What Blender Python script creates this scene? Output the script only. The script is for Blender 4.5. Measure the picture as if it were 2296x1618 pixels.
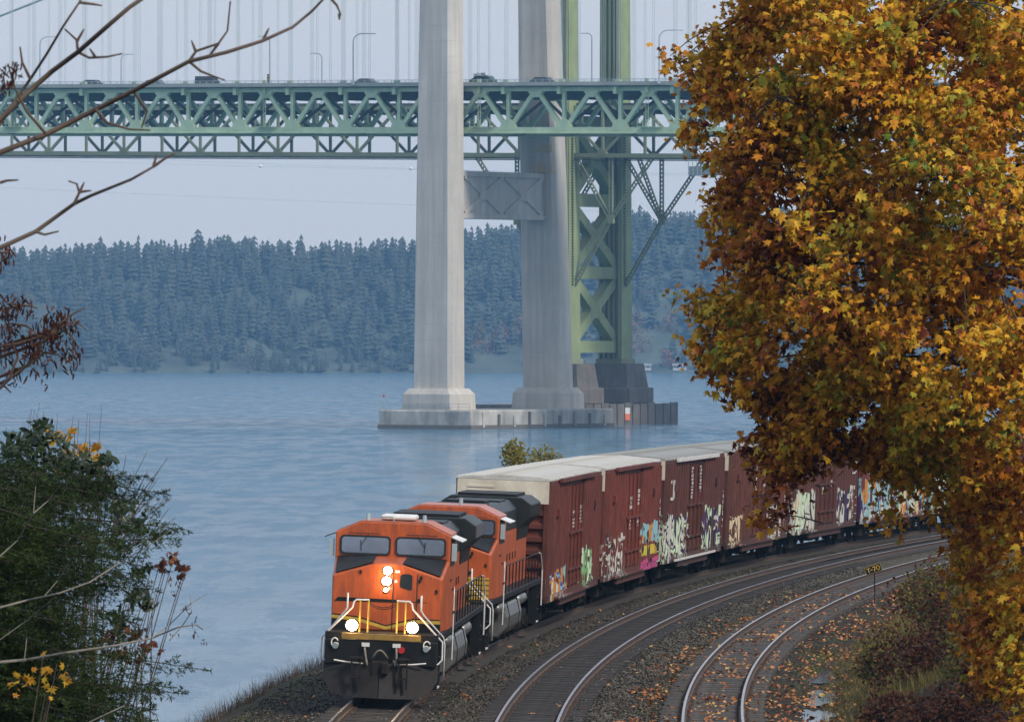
import bpy, math, random
import numpy as np
from mathutils import Vector, Matrix
random.seed(7); rng = np.random.default_rng(7)
S = bpy.context.scene
for o in list(bpy.data.objects): bpy.data.objects.remove(o)
# ------------------------------------------------------------------ camera
CAMZ = 16.7; HAZE_D = 0.000082
cd = bpy.data.cameras.new('camera'); cam = bpy.data.objects.new('camera', cd); S.collection.objects.link(cam)
cam.location = (0, 0, CAMZ); cam.rotation_euler = (math.radians(90 - 0.168), 0, 0)
cd.sensor_width = 36; cd.lens = 235.2; cd.clip_start = 0.5; cd.clip_end = 12000
cd.dof.use_dof = True; cd.dof.focus_distance = 165; cd.dof.aperture_fstop = 18
S.camera = cam
# ------------------------------------------------------------------ sky: overcast cloud over a clear-sky base
W = bpy.data.worlds.new('World'); S.world = W; W.use_nodes = True
nt = W.node_tree; nt.nodes.clear()
N = nt.nodes.new; L = nt.links.new
SUN_DIR = Vector((0.57, -0.60, 0.70)).normalized()      # direction towards the sun
out = N('ShaderNodeOutputWorld'); bg = N('ShaderNodeBackground'); bg.inputs[1].default_value = 0.1
sky = N('ShaderNodeTexSky'); sky.sky_type = 'NISHITA'; sky.sun_disc = False
sky.sun_elevation = math.asin(SUN_DIR.z); sky.sun_rotation = math.atan2(SUN_DIR.x, SUN_DIR.y)
tc = N('ShaderNodeTexCoord'); sp = N('ShaderNodeSeparateXYZ'); L(tc.outputs['Generated'], sp.inputs[0])
mr = N('ShaderNodeMapRange'); mr.inputs[1].default_value = 0.0; mr.inputs[2].default_value = 0.4
mr.inputs[3].default_value = 0.0; mr.inputs[4].default_value = 1.0; L(sp.outputs[2], mr.inputs[0])
cl = N('ShaderNodeMix'); cl.data_type = 'RGBA'; L(mr.outputs[0], cl.inputs[0])
cl.inputs[6].default_value = (5.9, 5.85, 6.1, 1); cl.inputs[7].default_value = (6.5, 7.7, 9.6, 1)
mx = N('ShaderNodeMix'); mx.data_type = 'RGBA'; mx.inputs[0].default_value = 0.92
L(sky.outputs[0], mx.inputs[6]); L(cl.outputs[2], mx.inputs[7]); L(mx.outputs[2], bg.inputs[0]); L(bg.outputs[0], out.inputs[0])
# ------------------------------------------------------------------ sun (soft, behind thin cloud)
sl = bpy.data.lights.new('sun', 'SUN'); sl.energy = 2.9; sl.angle = math.radians(9); sl.color = (1.0, 0.93, 0.84)
so = bpy.data.objects.new('sun', sl); S.collection.objects.link(so); so.location = (60, -60, 120)
so.rotation_euler = (-SUN_DIR).to_track_quat('-Z', 'Y').to_euler()
S.view_settings.view_transform = 'Standard'; S.view_settings.look = 'None'; S.view_settings.exposure = 0.10; S.view_settings.gamma = 1
S.view_settings.use_curve_mapping = False
S.render.engine = 'CYCLES'; S.cycles.max_bounces = 6; S.cycles.volume_bounces = 1; S.cycles.transparent_max_bounces = 8

# ------------------------------------------------------------------ helpers
COL = S.collection
def link(o, parent=None):
    COL.objects.link(o)
    if parent is not None: o.parent = parent
    return o
def tag(o, label, cat, group=None):
    o['label'] = label; o['category'] = cat
    if group: o['group'] = group
    return o
def empty(name, loc=(0, 0, 0), rot=(0, 0, 0)):
    o = bpy.data.objects.new(name, None); o.location = loc; o.rotation_euler = rot; o.empty_display_size = 0.3
    return link(o)
class MB:
    def __init__(s): s.v = []; s.f = []
    def add(s, vs, fs):
        b = len(s.v); s.v += [tuple(p) for p in vs]; s.f += [tuple(i + b for i in f) for f in fs]; return s
    def box(s, x0, x1, y0, y1, z0, z1):
        return s.add([(x0,y0,z0),(x1,y0,z0),(x1,y1,z0),(x0,y1,z0),(x0,y0,z1),(x1,y0,z1),(x1,y1,z1),(x0,y1,z1)],
                     [(3,2,1,0),(4,5,6,7),(0,1,5,4),(1,2,6,5),(2,3,7,6),(3,0,4,7)])
    def hexa(s, p): return s.add(p, [(3,2,1,0),(4,5,6,7),(0,1,5,4),(1,2,6,5),(2,3,7,6),(3,0,4,7)])
    def bar(s, p, q, w, h, up=(0, 0, 1)):
        p = Vector(p); q = Vector(q); d = (q - p).normalized(); up = Vector(up)
        if abs(d.dot(up)) > 0.98: up = Vector((0, 1, 0)) if abs(d.y) < .9 else Vector((1, 0, 0))
        a = d.cross(up).normalized() * (w / 2); b = a.cross(d).normalized() * (h / 2)
        return s.hexa([p-a-b, p+a-b, p+a+b, p-a+b, q-a-b, q+a-b, q+a+b, q-a+b])
    def tube(s, pts, r, n=6, cap=True):
        pts = [Vector(p) for p in pts]; k = len(pts)
        rs = r if isinstance(r, (list, tuple)) else [r] * k
        b = len(s.v); ref = None
        for i, p in enumerate(pts):
            d = (pts[min(i+1, k-1)] - pts[max(i-1, 0)])
            d = d.normalized() if d.length > 1e-9 else Vector((0, 0, 1))
            if ref is None: ref = Vector((0, 0, 1)) if abs(d.z) < .9 else Vector((1, 0, 0))
            a = d.cross(ref).normalized(); c = a.cross(d).normalized(); ref = c
            for j in range(n):
                t = 2 * math.pi * j / n
                s.v.append(tuple(p + (a * math.cos(t) + c * math.sin(t)) * rs[i]))
        for i in range(k - 1):
            for j in range(n):
                s.f.append((b+i*n+j, b+i*n+(j+1)%n, b+(i+1)*n+(j+1)%n, b+(i+1)*n+j))
        if cap:
            s.f.append(tuple(b+j for j in reversed(range(n)))); s.f.append(tuple(b+(k-1)*n+j for j in range(n)))
        return s
    def cyl(s, p, q, r, n=16, r2=None): return s.tube([p, q], [r, r if r2 is None else r2], n)
    def prism(s, poly, fn, a, b):
        """poly: 2-D points; fn(p2, t) -> 3-D point; extruded t=a..b"""
        n = len(poly); vs = [fn(p, a) for p in poly] + [fn(p, b) for p in poly]
        return s.add(vs, [tuple(reversed(range(n))), tuple(range(n, 2*n))] + [(i, (i+1)%n, n+(i+1)%n, n+i) for i in range(n)])
    def loft(s, A, B):
        n = len(A)
        return s.add(list(A) + list(B), [tuple(reversed(range(n))), tuple(range(n, 2*n))] + [(i, (i+1)%n, n+(i+1)%n, n+i) for i in range(n)])
    def mesh(s, name, mat=None, smooth=False, fix=True):
        m = bpy.data.meshes.new(name); m.from_pydata(s.v, [], s.f)
        if fix:
            import bmesh
            bm = bmesh.new(); bm.from_mesh(m); bmesh.ops.recalc_face_normals(bm, faces=bm.faces); bm.to_mesh(m); bm.free()
        if mat: m.materials.append(mat)
        if smooth: m.polygons.foreach_set('use_smooth', [True] * len(m.polygons))
        m.update(); return m
    def build(s, name, mat, parent=None, smooth=False, loc=None, kind=None):
        o = bpy.data.objects.new(name, s.mesh(name, mat, smooth))
        if loc: o.location = loc
        if kind: o['kind'] = kind
        return link(o, parent)
def inst(name, mesh, parent=None, loc=(0,0,0), rot=(0,0,0), scale=None):
    o = bpy.data.objects.new(name, mesh); o.location = loc; o.rotation_euler = rot
    if scale: o.scale = scale
    return link(o, parent)
def bevel(o, w=.02, seg=2):
    m = o.modifiers.new('bevel', 'BEVEL'); m.width = w; m.segments = seg; m.limit_method = 'ANGLE'; return o
def scatter(name, bv, bf, R, P, rnd, mat, parent=None, kind='stuff'):
    """many copies of a small base mesh in one object; R (N,3,3) P (N,3) rnd (N,) per-copy random"""
    bv = np.asarray(bv, float); n = len(P); k = len(bv)
    V = (np.einsum('nij,kj->nki', R, bv) + P[:, None, :]).reshape(-1, 3)
    sizes = np.array([len(f) for f in bf]); flat = np.concatenate([np.array(f) for f in bf])
    loops = (flat[None, :] + (np.arange(n) * k)[:, None]).reshape(-1)
    tot = np.tile(sizes, n); st = np.concatenate([[0], np.cumsum(tot)[:-1]])
    m = bpy.data.meshes.new(name); m.vertices.add(len(V)); m.vertices.foreach_set('co', V.reshape(-1))
    m.loops.add(len(loops)); m.loops.foreach_set('vertex_index', loops.astype(np.int32))
    m.polygons.add(len(tot)); m.polygons.foreach_set('loop_start', st.astype(np.int32)); m.polygons.foreach_set('loop_total', tot.astype(np.int32))
    a = m.attributes.new('rnd', 'FLOAT', 'POINT'); a.data.foreach_set('value', np.repeat(rnd, k).astype(np.float32))
    m.update(calc_edges=True); m.validate()
    if mat: m.materials.append(mat)
    o = bpy.data.objects.new(name, m)
    if kind: o['kind'] = kind
    return link(o, parent)
def frames(z, x=None):
    """(N,3,3) rotations whose third column is z, and first column near x"""
    z = z / np.linalg.norm(z, axis=1, keepdims=True)
    if x is None: x = rng.normal(size=z.shape)
    x = x - (x * z).sum(1, keepdims=True) * z; x /= (np.linalg.norm(x, axis=1, keepdims=True) + 1e-9)
    y = np.cross(z, x); return np.stack([x, y, z], axis=2)
def px(x, y, Y):
    """photograph position (2296-wide) at distance Y -> world"""
    return Vector(((x - 1148) * Y / 15000, Y, CAMZ - (y - 765) * Y / 15000))

# ------------------------------------------------------------------ materials
def newmat(name):
    m = bpy.data.materials.new(name); m.use_nodes = True; t = m.node_tree; t.nodes.clear()
    o = t.nodes.new('ShaderNodeOutputMaterial'); b = t.nodes.new('ShaderNodeBsdfPrincipled'); t.links.new(b.outputs[0], o.inputs[0])
    return m, t, b, o
def c4(c): return (c[0], c[1], c[2], 1)
def noise(t, co, scale, detail=4, rough=.6, stretch=None):
    n = t.nodes.new('ShaderNodeTexNoise'); n.inputs['Scale'].default_value = scale; n.inputs['Detail'].default_value = detail
    n.inputs['Roughness'].default_value = rough
    if stretch:
        mp = t.nodes.new('ShaderNodeMapping'); mp.inputs['Scale'].default_value = stretch; t.links.new(co, mp.inputs[0]); co = mp.outputs[0]
    t.links.new(co, n.inputs['Vector']); return n.outputs['Fac']
def ramp(t, fac, stops, const=False):
    r = t.nodes.new('ShaderNodeValToRGB'); e = r.color_ramp.elements
    while len(e) < len(stops): e.new(0.5)
    for i, (p, c) in enumerate(stops): e[i].position = p; e[i].color = c if len(c) == 4 else c4(c)
    if const: r.color_ramp.interpolation = 'CONSTANT'
    t.links.new(fac, r.inputs[0]); return r
def mixc(t, fac, a, b, mode='MIX'):
    m = t.nodes.new('ShaderNodeMix'); m.data_type = 'RGBA'; m.blend_type = mode
    for s, v in ((0, fac), (6, a), (7, b)):
        if isinstance(v, (int, float)): m.inputs[s].default_value = v
        elif isinstance(v, tuple): m.inputs[s].default_value = c4(v)
        else: t.links.new(v, m.inputs[s])
    return m.outputs[2]
def math_(t, op, a, b=None):
    m = t.nodes.new('ShaderNodeMath'); m.operation = op
    for i, v in enumerate((a, b)):
        if v is None: continue
        if isinstance(v, (int, float)): m.inputs[i].default_value = v
        else: t.links.new(v, m.inputs[i])
    return m.outputs[0]
def bump(t, b, h, strength=.3, dist=.02):
    n = t.nodes.new('ShaderNodeBump'); n.inputs['Strength'].default_value = strength; n.inputs['Distance'].default_value = dist
    t.links.new(h, n.inputs['Height']); t.links.new(n.outputs[0], b.inputs['Normal'])
def MAT(name, base, rough=.6, metal=0.0, var=.2, scale=2.0, dirt=None, dirt_amt=.4, dscale=1.0, stretch=None, bmp=0, bscale=30, bdist=.01, spec=.5, world=False):
    m, t, b, o = newmat(name)
    tcn = t.nodes.new('ShaderNodeTexCoord'); co = tcn.outputs['Object']
    if world:
        g = t.nodes.new('ShaderNodeNewGeometry'); co = g.outputs['Position']
    n1 = noise(t, co, scale, 5)
    col = ramp(t, n1, [(.3, tuple(x * (1 - var) for x in base)), (.7, tuple(min(1, x * (1 + var)) for x in base))]).outputs[0]
    if dirt:
        n2 = noise(t, co, dscale, 6, .7, stretch)
        f = ramp(t, n2, [(.5 - .12, (0,0,0)), (.5 + .18, (dirt_amt,)*3)]).outputs[0]
        col = mixc(t, f, col, dirt)
    t.links.new(col, b.inputs['Base Color'])
    b.inputs['Roughness'].default_value = rough; b.inputs['Metallic'].default_value = metal; b.inputs['Specular IOR Level'].default_value = spec
    if bmp: bump(t, b, noise(t, co, bscale, 5), bmp, bdist)
    return m
def LEAF(name, stops, rough=.55, trans=.35, nscale=.35, namt=.35, obj_random=False, gloss=.3):
    m, t, b, o = newmat(name)
    if obj_random:
        oi = t.nodes.new('ShaderNodeObjectInfo'); r = oi.outputs['Random']
    else:
        at = t.nodes.new('ShaderNodeAttribute'); at.attribute_name = 'rnd'; r = at.outputs['Fac']
    g = t.nodes.new('ShaderNodeNewGeometry')
    n = noise(t, g.outputs['Position'], nscale, 3)
    f = math_(t, 'ADD', math_(t, 'MULTIPLY', r, 1 - namt), math_(t, 'MULTIPLY', ramp(t, n, [(.3, (0,0,0)), (.7, (1,1,1))]).outputs[0], namt))
    f = math_(t, 'ADD', math_(t, 'MULTIPLY', math_(t, 'SUBTRACT', f, .5), 1.55), .5)
    col = ramp(t, f, stops).outputs[0]
    n2 = noise(t, g.outputs['Position'], 22, 3)
    col = mixc(t, 1.0, col, ramp(t, n2, [(.3, (.6,.55,.5)), (.65, (1.1,1.1,1.1))]).outputs[0], 'MULTIPLY')
    t.links.new(col, b.inputs['Base Color']); b.inputs['Roughness'].default_value = rough; b.inputs['Specular IOR Level'].default_value = gloss * .5
    tr = t.nodes.new('ShaderNodeBsdfTranslucent'); t.links.new(col, tr.inputs[0])
    mxs = t.nodes.new('ShaderNodeMixShader'); mxs.inputs[0].default_value = trans
    t.links.new(b.outputs[0], mxs.inputs[1]); t.links.new(tr.outputs[0], mxs.inputs[2]); t.links.new(mxs.outputs[0], o.inputs[0])
    return m
def EMIT(name, col, strength):
    m, t, b, o = newmat(name); b.inputs['Base Color'].default_value = c4(col)
    b.inputs['Emission Color'].default_value = c4(col); b.inputs['Emission Strength'].default_value = strength
    return m
GREEN = MAT('pale green bridge paint', (.47, .58, .36), .55, 0, .12, .25, (.28, .38, .26), .5, .5, (1, 1, .3))
OLIVE = MAT('olive bridge paint', (.25, .30, .13), .6, 0, .15, .2, (.14, .14, .08), .5, .35, (1, 1, .2))
OLIVE2 = MAT('weathered green truss paint', (.19, .23, .13), .6, 0, .25, .12, (.22, .18, .10), .6, .2)
CONC = MAT('tower concrete', (.54, .49, .42), .85, 0, .12, .12, (.34, .31, .27), .75, .4, (1.6, 1.6, .08), .15, 2, .05)
CONC2 = MAT('stained pier concrete', (.44, .41, .36), .9, 0, .2, .3, (.08, .08, .07), .75, .22, (1, 1, .25), .2, 2, .05)
CONC3 = MAT('dark pier concrete', (.16, .135, .11), .9, 0, .25, .3, (.05, .05, .045), .7, .3, (1, 1, .2), .2, 2, .05)
STEELDK = MAT('dark steel', (.03, .035, .035), .6, .2, .3, 2)
GALV = MAT('galvanised steel', (.36, .42, .42), .5, .3, .1, 2)
ROPE = MAT('suspender rope', (.40, .47, .44), .6, .2, .1, .5)
ASPH = MAT('deck asphalt', (.06, .06, .06), .9, 0, .2, .5)
YEL = MAT('yellow paint', (.60, .36, .03), .5, 0, .2, 2, (.12, .08, .03), .5, 3)
ORANGE = MAT('locomotive orange', (.50, .092, .014), .42, 0, .10, 1.2, (.14, .036, .018), .7, 2.6, (2.2, 2.2, .5), .08, 8, .01)
LBLACK = MAT('locomotive black', (.008, .009, .009), .5, 0, .4, 2, (.024, .020, .016), .5, 1.6, spec=.2)
LGREEN = MAT('locomotive dark green', (.010, .014, .013), .45, 0, .3, 2, (.035, .03, .024), .4, 1.2, spec=.3)
SILVER = MAT('silver fuel tank', (.26, .25, .24), .35, .6, .2, 2, (.05, .042, .035), .65, 1.2, (1, 1, .6))
WHITE = MAT('white paint', (.70, .68, .64), .5, 0, .1, 4, (.3, .26, .22), .4, 6)
DULLY = MAT('dirty yellow sill', (.30, .17, .025), .6, 0, .3, 3, (.06, .04, .02), .6, 4)
GRIME = MAT('grimy underframe', (.018, .015, .013), .85, 0, .4, 3, (.035, .028, .021), .5, 2, spec=.15)
PLOW = MAT('worn plow', (.030, .026, .024), .6, .1, .3, 2, (.05, .04, .033), .5, 6, None, .2, 30, .01, spec=.15)
RUBBER = MAT('black rubber', (.012, .012, .012), .6, 0, .2, 4)
GLASS = MAT('dark cab glass', (.02, .026, .03), .04, 0, .3, 1.5, spec=.9)
REDL = MAT('red marker lens', (.5, .02, .02), .3)
SHIELD = MAT('sky-tinted windshield glass', (.26, .30, .37), .06, .6, .25, .9)  # pale half-metal tint stands in for sky light in the panes
LAMP = EMIT('headlight', (1.0, .78, .46), 60)
BARK = MAT('bark', (.055, .042, .032), .9, 0, .4, 6, bmp=.5, bscale=30, bdist=.01)
TWIG = MAT('twig bark', (.075, .042, .034), .8, 0, .35, 8, (.13, .12, .06), .4, 3)
PALETWIG = MAT('pale lichen twig', (.17, .15, .12), .85, 0, .4, 9)
# ------------------------------------------------------------------ track geometry: concentric curves
CX, CY, RB = 767.385, 147.0, 767.28
TA, TB, TC = -4.15, 0.0, 4.65
def os2w(o, s, z=0.0):
    r = RB - o; p = s / RB
    return Vector((CX - r * math.cos(p), CY + r * math.sin(p), z))
def w2os(X, Y): return RB - math.hypot(X - CX, Y - CY), RB * math.atan2(Y - CY, CX - X)
def sm(a, b, x): t = np.clip((x - a) / (b - a), 0, 1); return t * t * (3 - 2 * t)
def n2(x, y, sd=0.0):
    return (np.sin(x*.9+sd)*np.cos(y*.7-sd) + .5*np.sin(x*2.1+y*1.3+sd*2) + .3*np.sin(x*4.3-y*3.7+sd)) / 1.8
RAILZ = 7.2
def zt(o, s):
    o = np.asarray(o, float); s = np.asarray(s, float)
    e = -8.6 - 22 * (1 - sm(-85, -25, s)) + .35 * n2(s * .25, o * 0, 2)
    z = np.full(np.broadcast(o, s).shape, 6.80)
    for t, h in ((TA, .16), (TB, .15), (TC, .08)): z = z + h * np.exp(-((o - t) / 1.75) ** 6)
    z = z - .12 * np.exp(-((o - 7.4) / .8) ** 2)
    z = z - np.where(o < e, np.minimum((e - o) * .62, 9.5), 0)
    z = z - .25 * sm(-7.2, -9.0, o)
    b = np.clip(o - 8.3, 0, None)
    z = z + np.where(b < 16, b * .50, 8 + (b - 16) * .15) * (1 - .25 * sm(60, 120, s)) + sm(0, 2, b) * .3 * n2(o * .8, s * .35)
    z = z + .03 * n2(o * 2.3, s * 1.7, 1)
    return z
def ground(X, Y):
    o, s = w2os(X, Y); return float(zt(o, s))
# terrain sheet
og = np.concatenate([np.linspace(-60, -24, 8), np.linspace(-22, -6.2, 34), np.linspace(-6, 14, 101)[0:], np.linspace(14.5, 30, 32), np.linspace(33, 80, 12)])
sg = np.concatenate([np.linspace(-170, 0, 50), np.linspace(.7, 170, 240), np.linspace(172, 420, 100)])
O_, S_ = np.meshgrid(og, sg); Z_ = zt(O_, S_)
Rr = RB - O_; Ph = S_ / RB
V = np.stack([CX - Rr * np.cos(Ph), CY + Rr * np.sin(Ph), Z_], -1).reshape(-1, 3)
no, ns = len(og), len(sg)
F = [(i*no+j, (i+1)*no+j, (i+1)*no+j+1, i*no+j+1)[::-1] for i in range(ns-1) for j in range(no-1)]
m, t, b, o_ = newmat('trackside ground')
at = t.nodes.new('ShaderNodeAttribute'); at.attribute_name = 'off'
g = t.nodes.new('ShaderNodeNewGeometry'); P = g.outputs['Position']
wob = math_(t, 'MULTIPLY', math_(t, 'SUBTRACT', noise(t, P, .9, 5), .5), 2.2)
oo = math_(t, 'ADD', at.outputs['Fac'], wob)
mr_ = t.nodes.new('ShaderNodeMapRange'); mr_.inputs[1].default_value = -14; mr_.inputs[2].default_value = 16; t.links.new(oo, mr_.inputs[0])
def zp(o): return (o + 14) / 30
BAL = (.078, .066, .051); OIL = (.010, .0075, .0055); SOIL = (.022, .016, .011); GRS = (.05, .055, .016); LIT = (.032, .017, .009); BRUSH = (.030, .025, .011)
zone = ramp(t, mr_.outputs[0], [(zp(-12), BRUSH), (zp(-8.6), (.045, .033, .020)), (zp(-6.6), (.034, .026, .019)), (zp(-5.2), OIL), (zp(-3.2), OIL), (zp(-2.3), (.062, .052, .04)), (zp(-1.5), BAL), (zp(-.9), OIL), (zp(.9), OIL),
     (zp(1.7), BAL), (zp(2.6), (.072, .06, .044)), (zp(3.3), (.032, .028, .014)), (zp(4.2), SOIL), (zp(5.6), SOIL), (zp(6.8), (.032, .024, .015)), (zp(7.8), LIT), (zp(9.5), BRUSH), (zp(14), BRUSH)]).outputs[0]
vor = t.nodes.new('ShaderNodeTexVoronoi'); vor.inputs['Scale'].default_value = 15; t.links.new(P, vor.inputs['Vector'])
bw = t.nodes.new('ShaderNodeRGBToBW'); t.links.new(vor.outputs['Color'], bw.inputs[0])
stone = ramp(t, bw.outputs[0], [(.15, (.25, .24, .23)), (.75, (1.5, 1.45, 1.4)), (.95, (2.6, 2.4, 2.2))]).outputs[0]
col = mixc(t, 1.0, zone, stone, 'MULTIPLY')
col = mixc(t, ramp(t, noise(t, P, .35, 4), [(.45, (0,0,0)), (.7, (.45,)*3)]).outputs[0], col, (.05, .055, .018))
t.links.new(col, b.inputs['Base Color']); b.inputs['Roughness'].default_value = .85; b.inputs['Specular IOR Level'].default_value = .12
bump(t, b, math_(t, 'ADD', vor.outputs['Distance'], math_(t, 'MULTIPLY', noise(t, P, 6, 5), .8)), .9, .05)
GROUND_M = m
me = bpy.data.meshes.new('ground'); me.from_pydata(V.tolist(), [], F)
a = me.attributes.new('off', 'FLOAT', 'POINT'); a.data.foreach_set('value', O_.reshape(-1).astype(np.float32))
me.materials.append(m); me.polygons.foreach_set('use_smooth', [True] * len(me.polygons)); me.update()
gnd = link(bpy.data.objects.new('ground', me)); gnd['kind'] = 'structure'
# ------------------------------------------------------------------ water
m, t, b, o_ = newmat('sea water')
g = t.nodes.new('ShaderNodeNewGeometry'); P = g.outputs['Position']
b.inputs['IOR'].default_value = 1.333; b.inputs['Specular IOR Level'].default_value = .5
n_c = noise(t, P, 1, 4, .6, (.42, .20, 1)); n_f = noise(t, P, 1, 4, .65, (1.3, .8, 1)); n_m = noise(t, P, 1, 4, .7, (.22, .040, 1))
patch = noise(t, P, 1, 3, .55, (.0035, .011, 1))
t.links.new(ramp(t, patch, [(.35, (.055, .19, .30)), (.65, (.03, .11, .18))]).outputs[0], b.inputs['Base Color'])
t.links.new(ramp(t, patch, [(.35, (.05,)*3), (.7, (.12,)*3)]).outputs[0], b.inputs['Roughness'])
hh = math_(t, 'ADD', math_(t, 'MULTIPLY', math_(t, 'SUBTRACT', n_c, .5), .45), math_(t, 'MULTIPLY', math_(t, 'SUBTRACT', n_f, .5), 1.0))
sy_ = t.nodes.new('ShaderNodeSeparateXYZ'); t.links.new(P, sy_.inputs[0]); calm = t.nodes.new('ShaderNodeMapRange'); calm.interpolation_type = 'SMOOTHSTEP'
for i_, v_ in ((1, 260), (2, 900), (3, .14), (4, 1.0)): calm.inputs[i_].default_value = v_
t.links.new(sy_.outputs[1], calm.inputs[0]); hh = math_(t, 'MULTIPLY', hh, calm.outputs[0])
hh = math_(t, 'MULTIPLY', hh, ramp(t, n_m, [(.46, (.45,)*3), (.58, (2.4,)*3)]).outputs[0])
hh = math_(t, 'MULTIPLY', hh, ramp(t, patch, [(.35, (.45,)*3), (.68, (1.25,)*3)]).outputs[0])
wv = math_(t, 'ADD', math_(t, 'SUBTRACT', sy_.outputs[1], 1225.0), math_(t, 'MULTIPLY', math_(t, 'SUBTRACT', noise(t, P, 1, 3, .5, (.006, .0, 1)), .5), 160.0))
wv = math_(t, 'DIVIDE', wv, 38.0); wv = math_(t, 'EXPONENT', math_(t, 'MULTIPLY', math_(t, 'MULTIPLY', wv, wv), -1.0))
hh = math_(t, 'MULTIPLY', hh, math_(t, 'ADD', 1.0, math_(t, 'MULTIPLY', wv, 1.6)))
bump(t, b, hh, 1.0, .42)
WATER = m
mb = MB(); mb.add([(-2500, -300, 0), (2500, -300, 0), (2500, 4200, 0), (-2500, 4200, 0)], [(0, 1, 2, 3)])
wo = mb.build('water', m); wo['kind'] = 'structure'
sb_ = MB(); sb_.add([(-2600, -400, -4), (2600, -400, -4), (2600, 4300, -4), (-2600, 4300, -4)], [(0, 1, 2, 3)])
so_ = sb_.build('seabed', SILTM if 'SILTM' in globals() else MAT('silt', (.05, .05, .04), .9)); so_['kind'] = 'structure'
# ------------------------------------------------------------------ far shore: wooded bluff
SH = 3525.0
def zh(X, d):
    rise = 55 + 17 * sm(-110, 110, X) - 5 * sm(-190, -300, X) + 5 * n2(X * .02, d * .01, 3)
    return rise * sm(0, 170, d) ** .8 + .8 - .8 * (d < 1)
xg = np.linspace(-900, 900, 121); dg = np.concatenate([[-6], np.linspace(0, 240, 25), [330, 480, 650]])
XX, DD = np.meshgrid(xg, dg); ZZ = np.where(DD < 0, -3, zh(XX, np.clip(DD, 0, None)))
V = np.stack([XX, SH + DD + 10 * n2(XX * .01, 0 * XX, 5), ZZ], -1).reshape(-1, 3); nx = len(xg)
F = [(i*nx+j, i*nx+j+1, (i+1)*nx+j+1, (i+1)*nx+j) for i in range(len(dg)-1) for j in range(nx-1)]
mb = MB(); mb.v = V.tolist(); mb.f = F
hill = mb.build('hill', MAT('far bluff soil', (.06, .072, .048), .95, 0, .4, .05, world=True), None, True); hill['kind'] = 'structure'
def shore_y(X): return SH + 10 * float(n2(np.array(X * .01), np.array(0.0), 5))
# conifer prototypes
def conifer(seed, tiers=7, n=6):
    r = random.Random(seed); vs = []; fs = []
    for k in range(tiers):
        f = k / tiers; z0 = .10 + .86 * f; R0 = ((1 - f) ** .8 * .135 + .02) * r.uniform(.75, 1.2) * (1 if f > .12 else .8); h = .17 * (1 - .5 * f); b = len(vs)
        vs.append((r.uniform(-.008, .008), r.uniform(-.008, .008), min(1.0, z0 + h)))
        off = r.random() * 6
        for j in range(n * 2):
            a = off + math.pi * j / n; rr = R0 * (r.uniform(.75, 1.2) if j % 2 == 0 else r.uniform(.55, .85))
            vs.append((rr * math.cos(a), rr * math.sin(a), z0 - (.05 if j % 2 == 0 else 0) * r.uniform(.2, 1.3)))
        fs += [(b, b+1+j, b+1+(j+1) % (2*n)) for j in range(2*n)]
    vs.append((0, 0, 1.03)); return vs, fs
FIRFAR = LEAF('far conifer green', [(0, (.058, .07, .05)), (.6, (.068, .08, .054)), (1, (.09, .095, .06))], .8, .1, .01, .4)
FIRFAR_O = LEAF('far conifer green single', [(0, (.065, .08, .055)), (1, (.10, .11, .07))], .8, .1, .01, .4, True)
def rounded(seed, n=9, m_=7):
    r = random.Random(seed); vs = [(0, 0, 1.0)]; fs = []
    for k in range(m_):
        f = (k + 1) / m_; R0 = .085 * math.sin(min(1, f * 1.05) * 2.4) + .03
        for j in range(n): a = 6.283 * j / n + k * .4; q = R0 * r.uniform(.5, 1.35); vs.append((q * math.cos(a), q * math.sin(a), 1 - f * .85 + r.uniform(-.05, .05)))
    fs += [(0, 1 + j, 1 + (j + 1) % n) for j in range(n)]
    for k in range(m_ - 1): fs += [(1+k*n+j, 1+(k+1)*n+j, 1+(k+1)*n+(j+1) % n, 1+k*n+(j+1) % n) for j in range(n)]
    return vs, fs
protos = [conifer(k) for k in range(5)]
pts = [[] for _ in protos]
for i in range(4400):
    X = random.uniform(-430, 430); d = random.uniform(0, 215) ** (1 if i % 3 else .9) if random.random() < .75 else random.uniform(140, 240)
    if random.random() < .75 and ((58 < X < 96 and d < 75) or (-28 < X < 8 and d < 42) or (-190 < X < -140 and d < 22)): continue
    hgt = random.uniform(9, 21) * (1 if d > 25 else .6)
    pts[i % 5].append((X, shore_y(X) + d, float(zh(np.array(X), np.array(d))) - 1, hgt, random.uniform(1.3, 2.1)))
allP = []
woods = empty('far_wood') if False else None
for k, (bv, bf) in enumerate(protos):
    A = np.array(pts[k]); R = np.zeros((len(A), 3, 3)); th = rng.uniform(0, 6.28, len(A))
    wd = A[:, 3] * A[:, 4]
    R[:, 0, 0] = np.cos(th) * wd; R[:, 0, 1] = -np.sin(th) * wd; R[:, 1, 0] = np.sin(th) * wd; R[:, 1, 1] = np.cos(th) * wd; R[:, 2, 2] = A[:, 3]
    allP.append(scatter('conifer_wood', bv, bf, R, A[:, :3], rng.random(len(A)), FIRFAR))
# join the five into one mass
import bmesh
bm = bmesh.new()
for o in allP: bm.from_mesh(o.data)
wm = bpy.data.meshes.new('conifer_wood'); bm.to_mesh(wm); bm.free(); wm.materials.append(FIRFAR)
for o in allP: bpy.data.objects.remove(o)
wood = link(bpy.data.objects.new('conifer_wood', wm)); wood['kind'] = 'stuff'; tag(wood, 'dense hazy blue conifer wood covering the far bluff', 'wood')
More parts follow.
